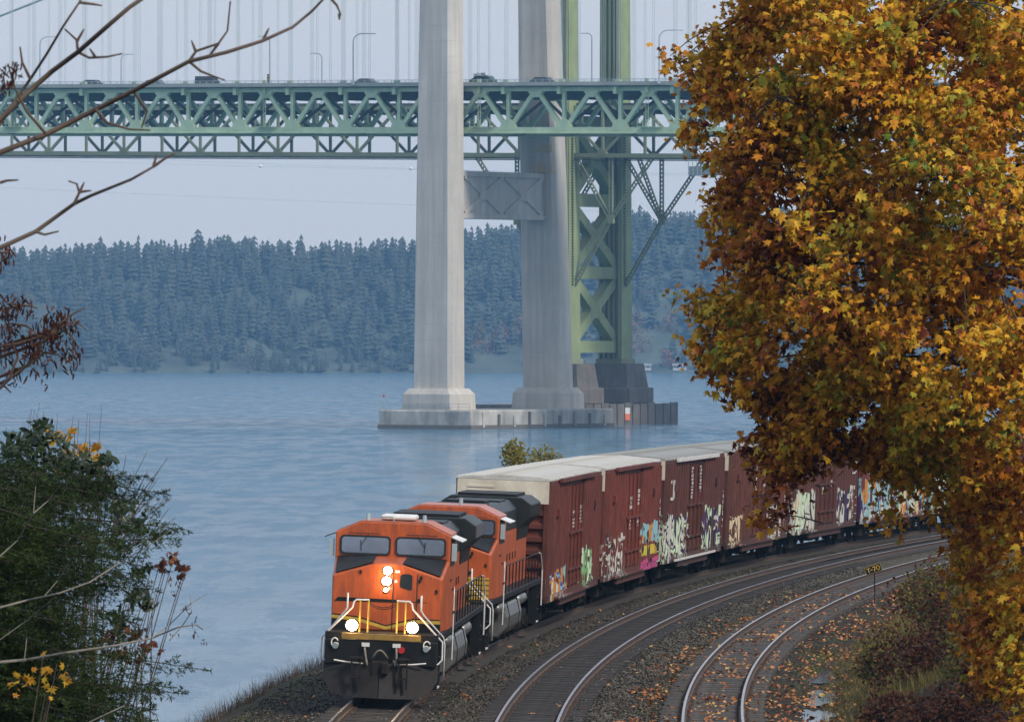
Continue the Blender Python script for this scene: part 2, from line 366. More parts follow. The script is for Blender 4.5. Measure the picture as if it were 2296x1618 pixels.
# skyline trees one can tell apart
sk_mesh = []
for k, (bv, bf) in enumerate(protos):
    mb = MB(); mb.add(bv, bf); sk_mesh.append(mb.mesh('crown', FIRFAR_O))
mb = MB(); mb.cyl((0, 0, -.1), (0, 0, .3), .012, 6, .008); sk_trunk = mb.mesh('trunk', BARK)
X = -300.0
while X < 300:
    d = random.uniform(165, 190); z = float(zh(np.array(X), np.array(d))) - 1; h = random.choice((random.uniform(11, 18), random.uniform(14, 21), random.uniform(18, 25)))
    r = empty('conifer_tree', (X, shore_y(X) + d, z))
    tag(r, 'tall hazy conifer standing on the skyline of the far bluff', 'tree', 'conifers along the far skyline')
    w = h * random.uniform(1.3, 2.2)
    inst('crown', random.choice(sk_mesh), r, (0, 0, 0), (0, 0, random.uniform(0, 6)), (w, w, h)); inst('trunk', sk_trunk, r, (0, 0, 0), (0, 0, 0), (h, h, h))
    X += random.uniform(3.0, 12.0)
# autumn broadleaf trees on the far shore
def clump(n, seed, rx, rz):
    r = np.random.default_rng(seed); d = r.normal(size=(n, 3)); d /= np.linalg.norm(d, axis=1, keepdims=True)
    lob = r.normal(size=(7, 3)) * np.array([rx*.5, rx*.5, rz*.4]); p = lob[r.integers(0, 7, n)] + d * (r.random((n, 1)) ** .4) * np.array([rx*.55, rx*.55, rz*.5])
    return p
QUAD = ([(-.5, -.5, 0), (.5, -.4, .1), (.55, .5, 0), (-.45, .5, .1)], [(0, 1, 2, 3)])
FARL = {'orange': LEAF('far orange leaves', [(0, (.20, .10, .05)), (1, (.30, .17, .09))], .8, .2, .05), 'grey': LEAF('far grey leaves', [(0, (.10, .10, .07)), (1, (.17, .16, .11))], .8, .2, .05),
        'olive': LEAF('far olive leaves', [(0, (.13, .13, .05)), (1, (.20, .17, .06))], .8, .2, .05)}
for i, (x, y, w, h, kind, lab) in enumerate([(1445, 690, 60, 60, 'olive', 'faint olive broadleaf tree behind the green tower'), (1480, 745, 70, 60, 'orange', 'faint orange broadleaf tree halfway up the far bluff'),
     (1420, 780, 60, 60, 'orange', 'orange broadleaf tree just right of the green tower foot'), (1495, 815, 45, 36, 'orange', 'bright orange broadleaf tree beside the white waterside houses'),
     (1465, 700, 40, 44, 'orange', 'small orange broadleaf tree above the others on the far bluff'), (1110, 770, 70, 56, 'orange', 'reddish broadleaf tree seen between the two concrete legs'),
     (1150, 750, 40, 50, 'orange', 'reddish broadleaf tree against the farther concrete leg'), (1065, 755, 44, 50, 'olive', 'pale olive broadleaf tree beside the nearer concrete leg'),
     (445, 795, 130, 76, 'grey', 'broad grey leafless-looking tree at the far waterline'), (340, 800, 80, 50, 'grey', 'low grey broadleaf tree beside the broad grey one'),
     (560, 812, 90, 40, 'grey', 'low grey scrub tree on the far beach left of the tower'), (60, 690, 90, 60, 'olive', 'pale olive tree patch high on the far bluff')]):
    dpth = max(2.0, (838 - y) * .55); X = (x - 1148) * (SH + dpth) / 15000; Yt = shore_y(X) + dpth
    sc = Yt / 15000; zb = float(zh(np.array(X), np.array(dpth))); zc = CAMZ - (y - 765) * sc
    r = empty('autumn_tree', (X, Yt, zb)); tag(r, lab, 'tree', 'broadleaf trees on the far shore')
    p = clump(900, 50 + i, w * sc / 2, h * sc); p[:, 2] += zc - zb
    scatter('crown', QUAD[0], QUAD[1], frames(rng.normal(size=p.shape)) * rng.uniform(.4, 1.0, (len(p), 1, 1)), p, rng.random(len(p)), FARL[kind], r)
    mb = MB(); mb.tube([(0, 0, -1), (.3, 0, (zc - zb) * .6), (0, 0, max(1.5, zc - zb))], [.5, .35, .15], 6); mb.build('trunk', BARK, r)
# small waterside houses
WALLW = MAT('white house wall', (.42, .42, .41), .8); ROOFG = MAT('grey house roof', (.20, .19, .19), .8)
for i, (x, w, lab) in enumerate([(1450, 4.5, 'small white waterside house on the far shore behind the green tower'), (1527, 5.5, 'white waterside house half hidden by the maple leaves on the far shore'), (1516, 3.5, 'small white boathouse beside the orange tree on the far shore')]):
    X = (x - 1148) * (SH + 6) / 15000; Yt = shore_y(X) + 8; z = float(zh(np.array(X), np.array(8.0)))
    r = empty('house', (X, Yt, z)); r.scale = (1, .8, .55); tag(r, lab, 'house', 'houses on the far shore')
    mb = MB(); mb.box(-w/2, w/2, -3, 3, -1.5, 3.2); mb.build('wall', WALLW, r)
    mb = MB(); mb.prism([(-3.6, 3.1), (3.6, 3.1), (0, 5.4)], lambda p, q: (q, p[0], p[1]), -w/2-.4, w/2+.4); rf = mb.build('roof', ROOFG, r)
    mb = MB(); mb.box(w*.2, w*.2+.7, -.4, .4, 4.2, 6.2); mb.build('chimney', CONC3, rf)
    for xx in (-.28, .05, .3):
        mb = MB(); mb.box(xx*w-.5, xx*w+.5, -3.06, -2.98, 1, 2.3); mb.build('window', GLASS, r)
# power lines far over the strait
for i, (y0, y1, y2, ball) in enumerate([(374, 402, 424, (921, 378)), (352, 373, 392, (584, 373)), (420, 452, 470, None)]):
    Yw = 2700.0 + 12 * i
    def wy(x, y0=y0, y1=y1, y2=y2): q = x / 900; return y0 + (y1 - y0) * min(q, 3) * 1.4 - 6 * q * q
    ptsw = [px(x, wy(x), Yw) for x in range(-200, 1800, 100)]
    if ball:
        dz = px(ball[0], ball[1], Yw).z - px(ball[0], wy(ball[0]), Yw).z
        ptsw = [p + Vector((0, 0, dz)) for p in ptsw]
    r = empty('power_line', ptsw[0]); tag(r, ['thin grey overhead wire with a white marker ball near the concrete tower', 'thin grey overhead wire with a white marker ball above the wooded bluff', 'lowest thin grey overhead wire across the pale sky'][i], 'power line')
    mb = MB(); mb.tube([p - ptsw[0] for p in ptsw], .05, 4); mb.build('wire', GALV, r)
    if ball:
        c = px(ball[0], ball[1], Yw) - ptsw[0]; mb = MB()
        mb.tube([c + Vector((.7 * math.cos(a), 0, 0)) for a in np.linspace(math.pi, 0, 9)], [max(.01, .7 * math.sin(a)) for a in np.linspace(math.pi, 0, 9)], 12); mb.build('marker_ball', WHITE, r, True)
# ------------------------------------------------------------------ the two bridges (local x along the deck, y across it)
BO = (-14.0, 1281.2, 0); BR = (0, 0, math.radians(-36)); VY = (0, 1, 0)
b1 = empty('suspension_bridge', BO, BR); tag(b1, 'nearer suspension bridge with pale green truss deck and grey concrete tower', 'bridge')
b2 = empty('suspension_bridge', BO, BR); tag(b2, 'older suspension bridge behind, with green steel tower and lattice truss', 'bridge')
def z1(u): return 56.67 - .0188 * u
def z2(u): return 53.25 - .0196 * u
# piers ---------------------------------------------------------------
pf = empty('bridge_pier', BO, BR); tag(pf, 'long stained concrete pier slab in the water under the concrete tower', 'pier')
mb = MB(); mb.box(-11, 11, -4.6, 42.5, -3.5, 3.6); bevel(mb.build('slab', CONC2, pf), .35, 3)
mb = MB(); mb.box(-11.15, 11.15, -4.75, 42.65, -3.5, .75); mb.build('waterline_band', CONC3, pf)
for i in range(9):      # fender strips down the long face
    mb = MB(); y = -1 + i * 5; mb.box(11.0, 11.28, y, y + .6, .3, 3.2 - .4 * (i % 3)); mb.build('fender', CONC3 if i % 2 else CONC2, pf)
for u in np.arange(-10.4, 11, 2.6):
    mb = MB(); mb.cyl((u, -4.2, 3.6), (u, -4.2, 4.8), .06, 6); mb.build('rail_post', GALV, pf)
mb = MB(); mb.bar((-10.4, -4.2, 4.8), (10.2, -4.2, 4.8), .07, .07); mb.bar((-10.4, -4.2, 4.2), (10.2, -4.2, 4.2), .05, .05); mb.build('handrail', GALV, pf)
mb = MB(); mb.cyl((-10.2, -4.0, 3.6), (-10.2, -4.0, 6.0), .09, 8); mb.build('navigation_light_post', GALV, pf)
mb = MB(); mb.box(-10.35, -10.05, -4.15, -3.85, 6.0, 6.4); mb.build('navigation_light', REDL, pf)
op = empty('bridge_pier', BO, BR); tag(op, 'dark ribbed concrete caisson in the water under the green steel tower', 'pier')
mb = MB(); mb.box(-30, -6, 48, 87.5, -3.5, 4.1); mb.build('caisson', CONC3, op)
for i in range(15):
    y = 48.6 + i * 2.7; mb = MB(); mb.box(-6, -5.6, y, y + 2.35, -1.5, 4.0 + .2 * ((i * 7) % 3)); mb.build('fender', CONC3, op)
for i in range(6):
    x = -29 + i * 4.2; mb = MB(); mb.box(x, x + 3.7, 47.6, 48, -1.5, 4.0); mb.build('fender', CONC3, op)
for vv in (65.2, 82.6):
    mb = MB(); mb.box(-24.0, -10.2, vv - 4.3, vv + 4.3, 4.1, 7.4); bevel(mb.build('pedestal_base', CONC3, op), .3)
    mb = MB(); mb.hexa([(-23.0, vv-3.7, 7.4), (-11.2, vv-3.7, 7.4), (-11.2, vv+3.7, 7.4), (-23.0, vv+3.7, 7.4), (-22.4, vv-3.1, 12.2), (-11.9, vv-3.1, 12.2), (-11.9, vv+3.1, 12.2), (-22.4, vv+3.1, 12.2)]); mb.build('pedestal', CONC3, op)
DAYM = MAT('orange white day mark', (.7, .16, .06), .6)
mb = MB(); mb.box(-5.58, -5.45, 70, 71.6, .9, 2.2); mb.build('day_mark', DAYM, op); mb = MB(); mb.box(-5.58, -5.45, 70, 71.6, 2.2, 3.4); mb.build('day_mark_top', WHITE, op)
# concrete tower -------------------------------------------------------
def leg(vb, vt, name):
    def sec(z, w, t, v, c=.75):
        return [(-w/2, v-t/2+c, z), (-w/2+c, v-t/2, z), (w/2-c, v-t/2, z), (w/2, v-t/2+c, z), (w/2, v+t/2-c, z), (w/2-c, v+t/2, z), (-w/2+c, v+t/2, z), (-w/2, v+t/2-c, z)]
    mb = MB(); zs = [7.4, 30, 55, 90, 155]
    for a, bb in zip(zs[:-1], zs[1:]):
        f0 = (a - 7.4) / 147; f1 = (bb - 7.4) / 147
        mb.loft(sec(a, 9.4 - 2.9*f0, 5.2 - .9*f0, vb + (vt - vb)*f0), sec(bb, 9.4 - 2.9*f1, 5.2 - .9*f1, vb + (vt - vb)*f1))
    l = mb.build('tower_leg', CONC, b1)
    mb = MB(); mb.loft(sec(3.6, 12.4, 8.2, vb, .6), sec(6.6, 12.2, 8.0, vb, .6)); mb.loft(sec(6.6, 12.2, 8.0, vb, .6), sec(7.7, 10.8, 6.6, vb, .9)); mb.build('plinth', CONC, l)
    for z in range(11, 150, 3):       # pour joints
        f = (z - 7.4) / 147; w = 9.4 - 2.9*f + .03; tt = 5.2 - .9*f + .03; v = vb + (vt - vb)*f
        mb = MB(); mb.loft(sec(z, w, tt, v), sec(z + .12, w, tt, v)); mb.build('pour_joint', CONCJ, l)
    return l
CONCJ = MAT('pour joint concrete', (.47, .45, .415), .9, 0, .1, .4)
leg(0, 1.6, 'near'); fl = leg(35.8, 30.2, 'far')
# strut with raised X ribs
mb = MB(); mb.box(-2.0, 1.75, 1.5, 34.4, 40.3, 49.4); st = mb.build('cross_strut', CONC, b1)
def ribu(mb, p, q, w, u0=1.7, d=.45): mb.bar((u0 + d/2, p[0], p[1]), (u0 + d/2, q[0], q[1]), w, d, (1, 0, 0))
for p, q, w in [((1.6, 48.9), (33.2, 48.9), 1.0), ((1.6, 40.8), (33.2, 40.8), 1.0), ((32.7, 41.3), (32.7, 48.4), .9), ((2.0, 41.3), (2.0, 48.4), .9)]:
    mb = MB(); ribu(mb, p, q, w); mb.build('edge_rib', CONC, st)
for k in range(2):
    y0 = 5.7 + k * 13.2; y1 = y0 + 12.4
    for (p, q) in (((y0, 41.3), (y1, 48.4)), ((y0, 48.4), (y1, 41.3))):
        mb = MB(); ribu(mb, p, q, .85, 1.72 if p[1] < 45 else 1.70, .42); mb.build('diagonal_rib', CONC, st)
    mb = MB(); mb.box(1.75, 2.2, (y0+y1)/2 - 1.3, (y0+y1)/2 + 1.3, 43.9, 45.8); mb.build('hub_rib', CONC, st)
mb = MB(); mb.box(-2.5, 2.5, 1, 31, 145, 152); mb.build('top_strut', CONC, b1)
# yellow service platforms on the farther leg
for (u, z) in ((1.6, 53.6), (4.0, 53.6), (1.6, 49.6), (4.0, 49.6)):
    mb = MB(); vf = 31.2
    mb.box(u - 1.0, u + 1.0, vf - 1.1, vf, z, z + .1)
    for du in (-1, 0, 1):
        mb.bar((u + du, vf - 1.1, z), (u + du, vf - 1.1, z + 2.2 if du == 1 else z + 1.2), .08, .08)
    for dz in (.6, 1.2): mb.bar((u - 1, vf - 1.1, z + dz), (u + 1, vf - 1.1, z + dz), .07, .07)
    mb.build('service_platform', YEL, b1)
# trusses --------------------------------------------------------------
PU = 13.05; U0 = 13.2; U1A, U1B = -11, 7
umin, umax = U0 + U1A * PU - 6.5, U0 + U1B * PU + 6.5
def truss1(v, mat, near):
    mb = MB(); mb.bar((umin, v, z1(umin) + .62), (umax, v, z1(umax) + .62), .85, 1.0, (0, 0, 1)); mb.build('bottom_chord', mat, b1)
    mb = MB(); mb.bar((umin, v, z1(umin) + .0), (umax, v, z1(umax) + .0), 1.5, .22); mb.build('chord_flange', mat, b1)
    mb = MB(); mb.bar((umin, v, z1(umin) + 8.35), (umax, v, z1(umax) + 8.35), .85, .8); mb.build('top_chord', mat, b1)
    for k in range(U1A, U1B + 1):
        u = U0 + k * PU; zb = z1(u)
        mb = MB(); mb.bar((u, v, zb + 1.1), (u, v, zb + 8.0), .72, .6, VY); mb.build('truss_vertical', mat, b1)
        for sgn in (-1, 1):
            mb = MB(); q = u + sgn * (PU / 2)
            mb.bar((u + sgn * .45, v + .012, zb + 1.0), (q - sgn * .30, v + .012, z1(q) + 8.0), .82, .62, VY); mb.build('truss_diagonal', mat, b1)
        s = -.9 if True else .9
        mb = MB(); poly = [(-2.0, .5), (2.0, .5), (1.55, 1.7), (.75, 2.55), (-.75, 2.55), (-1.55, 1.7)]
        mb.prism([(u + a, zb + c) for a, c in poly], lambda p, t: (p[0], t, p[1]), v - .46, v + .46); mb.build('gusset_plate', mat, b1)
        q = u + PU / 2; zq = z1(q)
        mb = MB(); poly = [(-1.9, 8.3), (-1.5, 7.6), (-.7, 6.8), (.7, 6.8), (1.5, 7.6), (1.9, 8.3)]
        mb.prism([(q + a, zq + c) for a, c in poly], lambda p, t: (p[0], t, p[1]), v - .46, v + .46); mb.build('gusset_plate', mat, b1)
        # hanger bracket and the four ropes of its suspender
        mb = MB(); mb.box(u - .9, u - .1, v - 1.3, v - .43, zb + 7.4, zb + 8.9); mb.box(u - .55, u + .45, v - 1.15, v - .35, zb + 8.6, zb + 10.1); mb.build('hanger_bracket', mat, b1)
        ztop = 150 - .40 * abs(u) + .0004 * u * u
        mb = MB()
        for du in (-.42, -.14, .14, .42):
            mb.cyl((u + du - .05, v - .7, zb + 9.5), (u + du - .05, v - .7, ztop), .034, 5)
        mb.build('suspender', ROPE, b1)
truss1(4.6, GREEN, True); truss1(28.4, GREEN, False)
for v in (3.9, 27.7):
    mb = MB(); mb.tube([(u, v, 150 - .40 * abs(u) + .0004 * u * u) for u in np.linspace(-145, 110, 24)], .26, 8); mb.build('main_cable', ROPE, b1)
# tall brackets with access ladders and little platforms every fourth panel point
for q in (U0 - 1.5*PU - 8*PU, U0 - 4.5*PU, U0 - 1.5*PU + 1*PU, U0 + 2.5*PU - 0*PU):
    z = z1(q); mb = MB(); mb.box(q - .38, q + .38, 3.7, 4.14, z + 7.6, z + 10.3); mb.build('post_bracket', GREEN, b1)
    mb = MB()
    for du in (-.28, .28): mb.bar((q + du, 3.95, z + 1.2), (q + du, 3.95, z + 8.0), .09, .09)
    for i in range(13): mb.bar((q - .28, 3.95, z + 1.5 + i * .5), (q + .28, 3.95, z + 1.5 + i * .5), .06, .06)
    mb.build('ladder', GREEN, b1)
    mb = MB(); mb.box(q - 1.6, q + 3.2, 3.0, 4.1, z + 1.15, z + 1.25)
    for du in (-1.6, -.4, .8, 2.0, 3.2): mb.bar((q + du, 3.0, z + 1.2), (q + du, 3.0, z + 2.4), .07, .07)
    for dz in (1.8, 2.4): mb.bar((q - 1.6, 3.0, z + dz), (q + 3.2, 3.0, z + dz), .06, .06)
    mb.build('access_platform', GREEN, b1)
# deck
DECKU = MAT('shade-darkened deck paint', (.05, .075, .06), .7, 0, .2, .2)  # under-deck shade is put into this dark colour of slab and bracing
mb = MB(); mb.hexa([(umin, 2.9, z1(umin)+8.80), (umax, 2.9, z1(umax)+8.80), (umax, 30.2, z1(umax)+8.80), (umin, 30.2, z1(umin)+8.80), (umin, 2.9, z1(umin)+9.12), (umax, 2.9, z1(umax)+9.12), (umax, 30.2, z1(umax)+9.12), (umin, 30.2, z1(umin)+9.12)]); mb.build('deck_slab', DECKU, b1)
mb = MB(); mb.hexa([(umin, 3.6, z1(umin)+9.123), (umax, 3.6, z1(umax)+9.123), (umax, 29.5, z1(umax)+9.123), (umin, 29.5, z1(umin)+9.123), (umin, 3.6, z1(umin)+9.16), (umax, 3.6, z1(umax)+9.16), (umax, 29.5, z1(umax)+9.16), (umin, 29.5, z1(umin)+9.16)]); mb.build('roadway', ASPH, b1)
BARR = MAT('barrier concrete', (.30, .32, .28), .85, 0, .15, .3)
for v in (2.95, 29.9):
    mb = MB(); mb.bar((umin, v, z1(umin) + 9.32), (umax, v, z1(umax) + 9.32), .28, .72); mb.build('barrier', BARR, b1)
    mb = MB(); mb.bar((umin, v-.02, z1(umin) + 10.15), (umax, v-.02, z1(umax) + 10.15), .09, .09); mb.bar((umin, v-.02, z1(umin) + 9.9), (umax, v-.02, z1(umax) + 9.9), .05, .05); mb.build('handrail', GALV, b1)
    if v < 10:
        pm = MB(); pm.box(-.05, .05, -.05, .05, 9.5, 10.15); pmesh = pm.mesh('rail_post', GALV)
        for i, u in enumerate(np.arange(umin + 1, umax, PU / 8)): inst('rail_post', pmesh, b1, (u, v - .06, z1(u)))
for k in range(U1A, U1B + 1):
    for half in (0, .5):
        u = U0 + (k + half) * PU; z = z1(u)
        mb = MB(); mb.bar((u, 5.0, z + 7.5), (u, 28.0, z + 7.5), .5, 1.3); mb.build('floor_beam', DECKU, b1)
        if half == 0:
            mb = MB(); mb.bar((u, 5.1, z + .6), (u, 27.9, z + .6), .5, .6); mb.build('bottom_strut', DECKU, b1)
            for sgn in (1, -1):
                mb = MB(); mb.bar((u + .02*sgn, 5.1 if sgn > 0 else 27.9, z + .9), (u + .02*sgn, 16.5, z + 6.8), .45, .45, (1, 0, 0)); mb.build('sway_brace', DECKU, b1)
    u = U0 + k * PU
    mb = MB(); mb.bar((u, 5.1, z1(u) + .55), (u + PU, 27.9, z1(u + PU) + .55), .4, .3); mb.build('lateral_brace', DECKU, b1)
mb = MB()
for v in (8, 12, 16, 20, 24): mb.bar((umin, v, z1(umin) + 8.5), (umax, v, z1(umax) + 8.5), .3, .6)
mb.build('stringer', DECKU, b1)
# ---- older steel bridge
LU = -17.2
def sleg(v):
    mb = MB(); zt_ = 145
    mb.hexa([(LU-2.9, v-1.9, 12.2), (LU+2.9, v-1.9, 12.2), (LU+2.9, v+1.9, 12.2), (LU-2.9, v+1.9, 12.2), (LU-2.2, v-1.5, zt_), (LU+2.2, v-1.5, zt_), (LU+2.2, v+1.5, zt_), (LU-2.2, v+1.5, zt_)])
    l = mb.build('tower_leg', OLIVE, b2)
    for du in (-2.3, -1.1, .1, 1.3, 2.4):
        mb = MB(); mb.hexa([(LU+du-.22, v-2.45, 12.2), (LU+du+.22, v-2.45, 12.2), (LU+du+.22, v-1.7, 12.2), (LU+du-.22, v-1.7, 12.2), (LU+du*.8-.2, v-2.0, zt_), (LU+du*.8+.2, v-2.0, zt_), (LU+du*.8+.2, v-1.3, zt_), (LU+du*.8-.2, v-1.3, zt_)]); mb.build('leg_flange', OLIVE2, l)
    mb = MB()
    for i in range(58):
        z = 28 + i * .55
        mb.box(LU + 2.78, LU + 3.02, v - 1.0, v - .55, z, z + .26)
    mb.build('rivet_slots', STEELDK, l, kind='stuff')
    mb = MB(); mb.box(LU - 3.2, LU + 3.2, v - 2.4, v + 2.4, 12.2, 13.2); mb.build('base_plate', OLIVE2, l)
VL, VR = 65.0, 83.2
sleg(VL); sleg(VR)
ub = LU + .6
for (zl, zh_) in ((14.4, 16.8), (29.3, 31.7), (43.8, 46.4), (60, 62), (104, 107), (128, 131)):
    mb = MB(); mb.box(ub - 1.2, ub + 1.25, VL + 1.7, VR - 1.7, zl, zh_); mb.build('tower_strut', OLIVE, b2)
for (za, zb_) in ((16.8, 29.3), (31.7, 43.8), (46.4, 60.0), (107, 128)):
    zm = (za + zb_) / 2; vm = (VL + VR) / 2
    for (p, q) in (((VL + 1.9, za + .2), (VR - 1.9, zb_ - .2)), ((VL + 1.9, zb_ - .2), (VR - 1.9, za + .2))):
        e = 0.0 if p[1] < q[1] else .012
        mb = MB(); mb.bar((ub + e, p[0], p[1]), (ub + e, q[0], q[1]), 1.9, 2.2, (1, 0, 0)); mb.build('tower_brace', OLIVE, b2)
    mb = MB(); mb.box(ub - 1.15, ub + 1.16, vm - 1.9, vm + 1.9, zm - 1.7, zm + 1.7); mb.build('brace_hub', OLIVE, b2)
P2 = 10.3; N2 = -7.6; kmin, kmax = -18, 8
u2a, u2b = N2 + kmin * P2, N2 + kmax * P2
def truss2(v, mat):
    mb = MB(); mb.bar((u2a, v, z2(u2a) + .45), (u2b, v, z2(u2b) + .45), .6, .85); mb.build('bottom_chord', mat, b2)
    mb = MB(); mb.bar((u2a, v, z2(u2a) + 10.0), (u2b, v, z2(u2b) + 10.0), .6, .8); mb.build('top_chord', mat, b2)
    for k in range(kmin, kmax):
        u = N2 + k * P2; z = z2(u)
        mb = MB(); mb.bar((u, v, z + .8), (u, v, z + 9.7), .55, .4, VY); mb.build('truss_vertical', mat, b2)
        if k % 2 == 0:
            for sgn in (-1, 1):
                q = u + sgn * P2; mb = MB(); mb.bar((u, v + .012, z + .7), (q, v + .012, z2(q) + 9.7), .56, .42, VY); mb.build('truss_diagonal', mat, b2)
            mb = MB(); mb.prism([(u + a, z + c) for a, c in [(-1.2, .5), (1.2, .5), (.75, 1.6), (-.75, 1.6)]], lambda p, t: (p[0], t, p[1]), v - .34, v + .34); mb.build('gusset_plate', mat, b2)
        mb = MB()
        for du in (-.2, .2): mb.cyl((u + du, v, z + 10.3), (u + du, v, 142 - .40 * abs(u - LU) + .0004 * (u - LU) ** 2), .04, 5)
        mb.build('suspender', ROPE, b2)
truss2(65.2, OLIVE2); truss2(83.0, OLIVE2)
for v in (65.2, 83.0):
    mb = MB(); mb.tube([(u, v, 142 - .40 * abs(u - LU) + .0004 * (u - LU) ** 2) for u in np.linspace(-195, 90, 24)], .26, 8); mb.build('main_cable', ROPE, b2)
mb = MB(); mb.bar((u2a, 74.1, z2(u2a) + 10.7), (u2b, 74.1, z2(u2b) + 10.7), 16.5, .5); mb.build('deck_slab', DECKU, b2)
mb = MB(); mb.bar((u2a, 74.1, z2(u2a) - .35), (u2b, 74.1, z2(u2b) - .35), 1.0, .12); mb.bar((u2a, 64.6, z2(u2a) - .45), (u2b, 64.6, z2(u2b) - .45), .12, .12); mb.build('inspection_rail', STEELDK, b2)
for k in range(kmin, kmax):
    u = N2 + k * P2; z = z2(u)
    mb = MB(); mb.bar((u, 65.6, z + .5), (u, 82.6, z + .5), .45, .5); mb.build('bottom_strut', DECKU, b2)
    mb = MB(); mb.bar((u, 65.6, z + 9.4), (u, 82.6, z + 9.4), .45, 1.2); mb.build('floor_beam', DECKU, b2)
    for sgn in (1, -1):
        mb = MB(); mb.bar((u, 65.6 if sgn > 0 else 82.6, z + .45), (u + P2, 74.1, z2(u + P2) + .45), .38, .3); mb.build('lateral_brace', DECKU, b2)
# lattice wind struts under the deck at the tower
def lattice(mb, p, q, w=.75):
    p = Vector(p); q = Vector(q); d = (q - p); n = max(4, int(d.length / .8)); side = d.normalized().cross(Vector((0, 1, 0))).normalized() * (w / 2)
    for s in (-1, 1):
        mb.bar(p + side * s, q + side * s, .17, .4, VY)
    for i in range(n):
        a = p + d * (i / n); c = p + d * ((i + 1) / n)
        mb.bar(a + side * (1 if i % 2 else -1), c + side * (-1 if i % 2 else 1), .12, .12, VY); mb.bar(a + side * (-1 if i % 2 else 1), c + side * (1 if i % 2 else -1), .11, .11, VY)
for v in (65.2, 83.0):
    for sgn in (1, -1):
        node = (LU + sgn * 11.6, v, 41.0)
        for tgt in ((LU + sgn * 2.6, v - .02, 28.0), (LU + sgn * 2.8, v, z2(LU) + .2), (LU + sgn * 11.6, v, z2(LU + sgn * 11.6) + .2), (LU + sgn * 21.8, v, z2(LU + sgn * 21.8) + .2)):
            mb = MB(); lattice(mb, node, tgt); mb.build('lattice_strut', OLIVE2, b2)
        mb = MB(); mb.box(node[0] - .7, node[0] + .7, v - .3, v + .3, 40.2, 41.8); mb.build('node_plate', OLIVE2, b2)
    if v > 70:
        for sgn in (1,):
            mb = MB(); lattice(mb, (LU + 11.6, v, 41.0), (LU + 6.0, v, z2(LU + 6) + .2)); mb.build('lattice_strut', OLIVE2, b2)
mb = MB(); mb.box(14, 22, 64, 66.5, z2(18) - 3.4, z2(18) - 1.6)
for i in range(9): mb.box(14 + i, 14.1 + i, 63.9, 64.0, z2(18) - 3.4, z2(18) - .3)
mb.build('inspection_gantry', GALV, b2)
# lamp posts on the decks -----------------------------------------------
Bm = Matrix.Translation(BO) @ Matrix.Rotation(BR[2], 4, 'Z')
def u_at(xd, v):
    r = (xd - 1148) / 15000; c, s = math.cos(math.radians(36)), math.sin(math.radians(36))
    return (r * (BO[1] + v * c) - BO[0] - v * s) / (c + r * s)
def lamp(xd, ytop, armdx, v, zf, lab, sign=False):
    u = u_at(xd, v); base = Bm @ Vector((u, v, zf(u))); top = px(xd, ytop, base.y).z - base.z
    r = empty('street_lamp', base); tag(r, lab, 'street lamp', 'lamps along the bridge decks')
    a = armdx * base.y / 15000; sg = 1 if a > 0 else -1; rr = min(1.6, abs(a) * .6)
    pts = [(0, 0, 0), (0, 0, top - rr - 1)] + [(sg * rr * (1 - math.cos(t)), 0, top - rr + rr * math.sin(t)) for t in np.linspace(0, math.pi / 2, 6)] + [(a, 0, top)]
    mb = MB(); mb.tube(pts, [.15, .14] + [.12] * 6 + [.08], 7); mb.build('pole', GALV, r)
    mb = MB(); mb.box(min(a, a + sg * .7), max(a, a + sg * .7), -.15, .15, top - .12, top + .05); mb.build('lamp_head', GALV, r)
    mb = MB(); mb.box(-.3, .3, -.3, .3, -.3, .35); mb.build('base', GALV, r)
    if sign:
        mb = MB(); mb.box(-.55, -.15, -.2, .2, .9, 2.9); sgn_ = mb.build('signal_box', STEELDK, r)
        for z in (1.2, 1.9, 2.5):
            mb = MB(); mb.cyl((-.35, -.2, z), (-.35, -.26, z), .14, 8); mb.build('lens', YEL, sgn_)
d1 = lambda u: z1(u) + 9.5
d2 = lambda u: z2(u) + 11
lamp(792, 76, 42, 2.6, d1, 'tall lamp with long right-hand arm left of the concrete tower')
lamp(1478, 68, 46, 2.6, d1, 'tall lamp with long right-hand arm beside the maple leaves')
lamp(90, 83, 28, 2.6, d1, 'tall lamp with right-hand arm behind the bare branches')
lamp(605, 82, -18, 30.2, d1, 'lamp with left-hand arm and a signal box on its pole', True)
lamp(1327, 75, -17, 30.2, d1, 'lamp with left-hand arm right of the steel tower top')
lamp(722, 120, -19, 66, d2, 'shorter lamp on the farther bridge left of the concrete tower')
lamp(272, 122, 20, 66, d2, 'shorter lamp on the farther bridge behind a bare twig')
lamp(1492, 112, -14, 66, d2, 'shorter lamp on the farther bridge between suspenders by the maple')
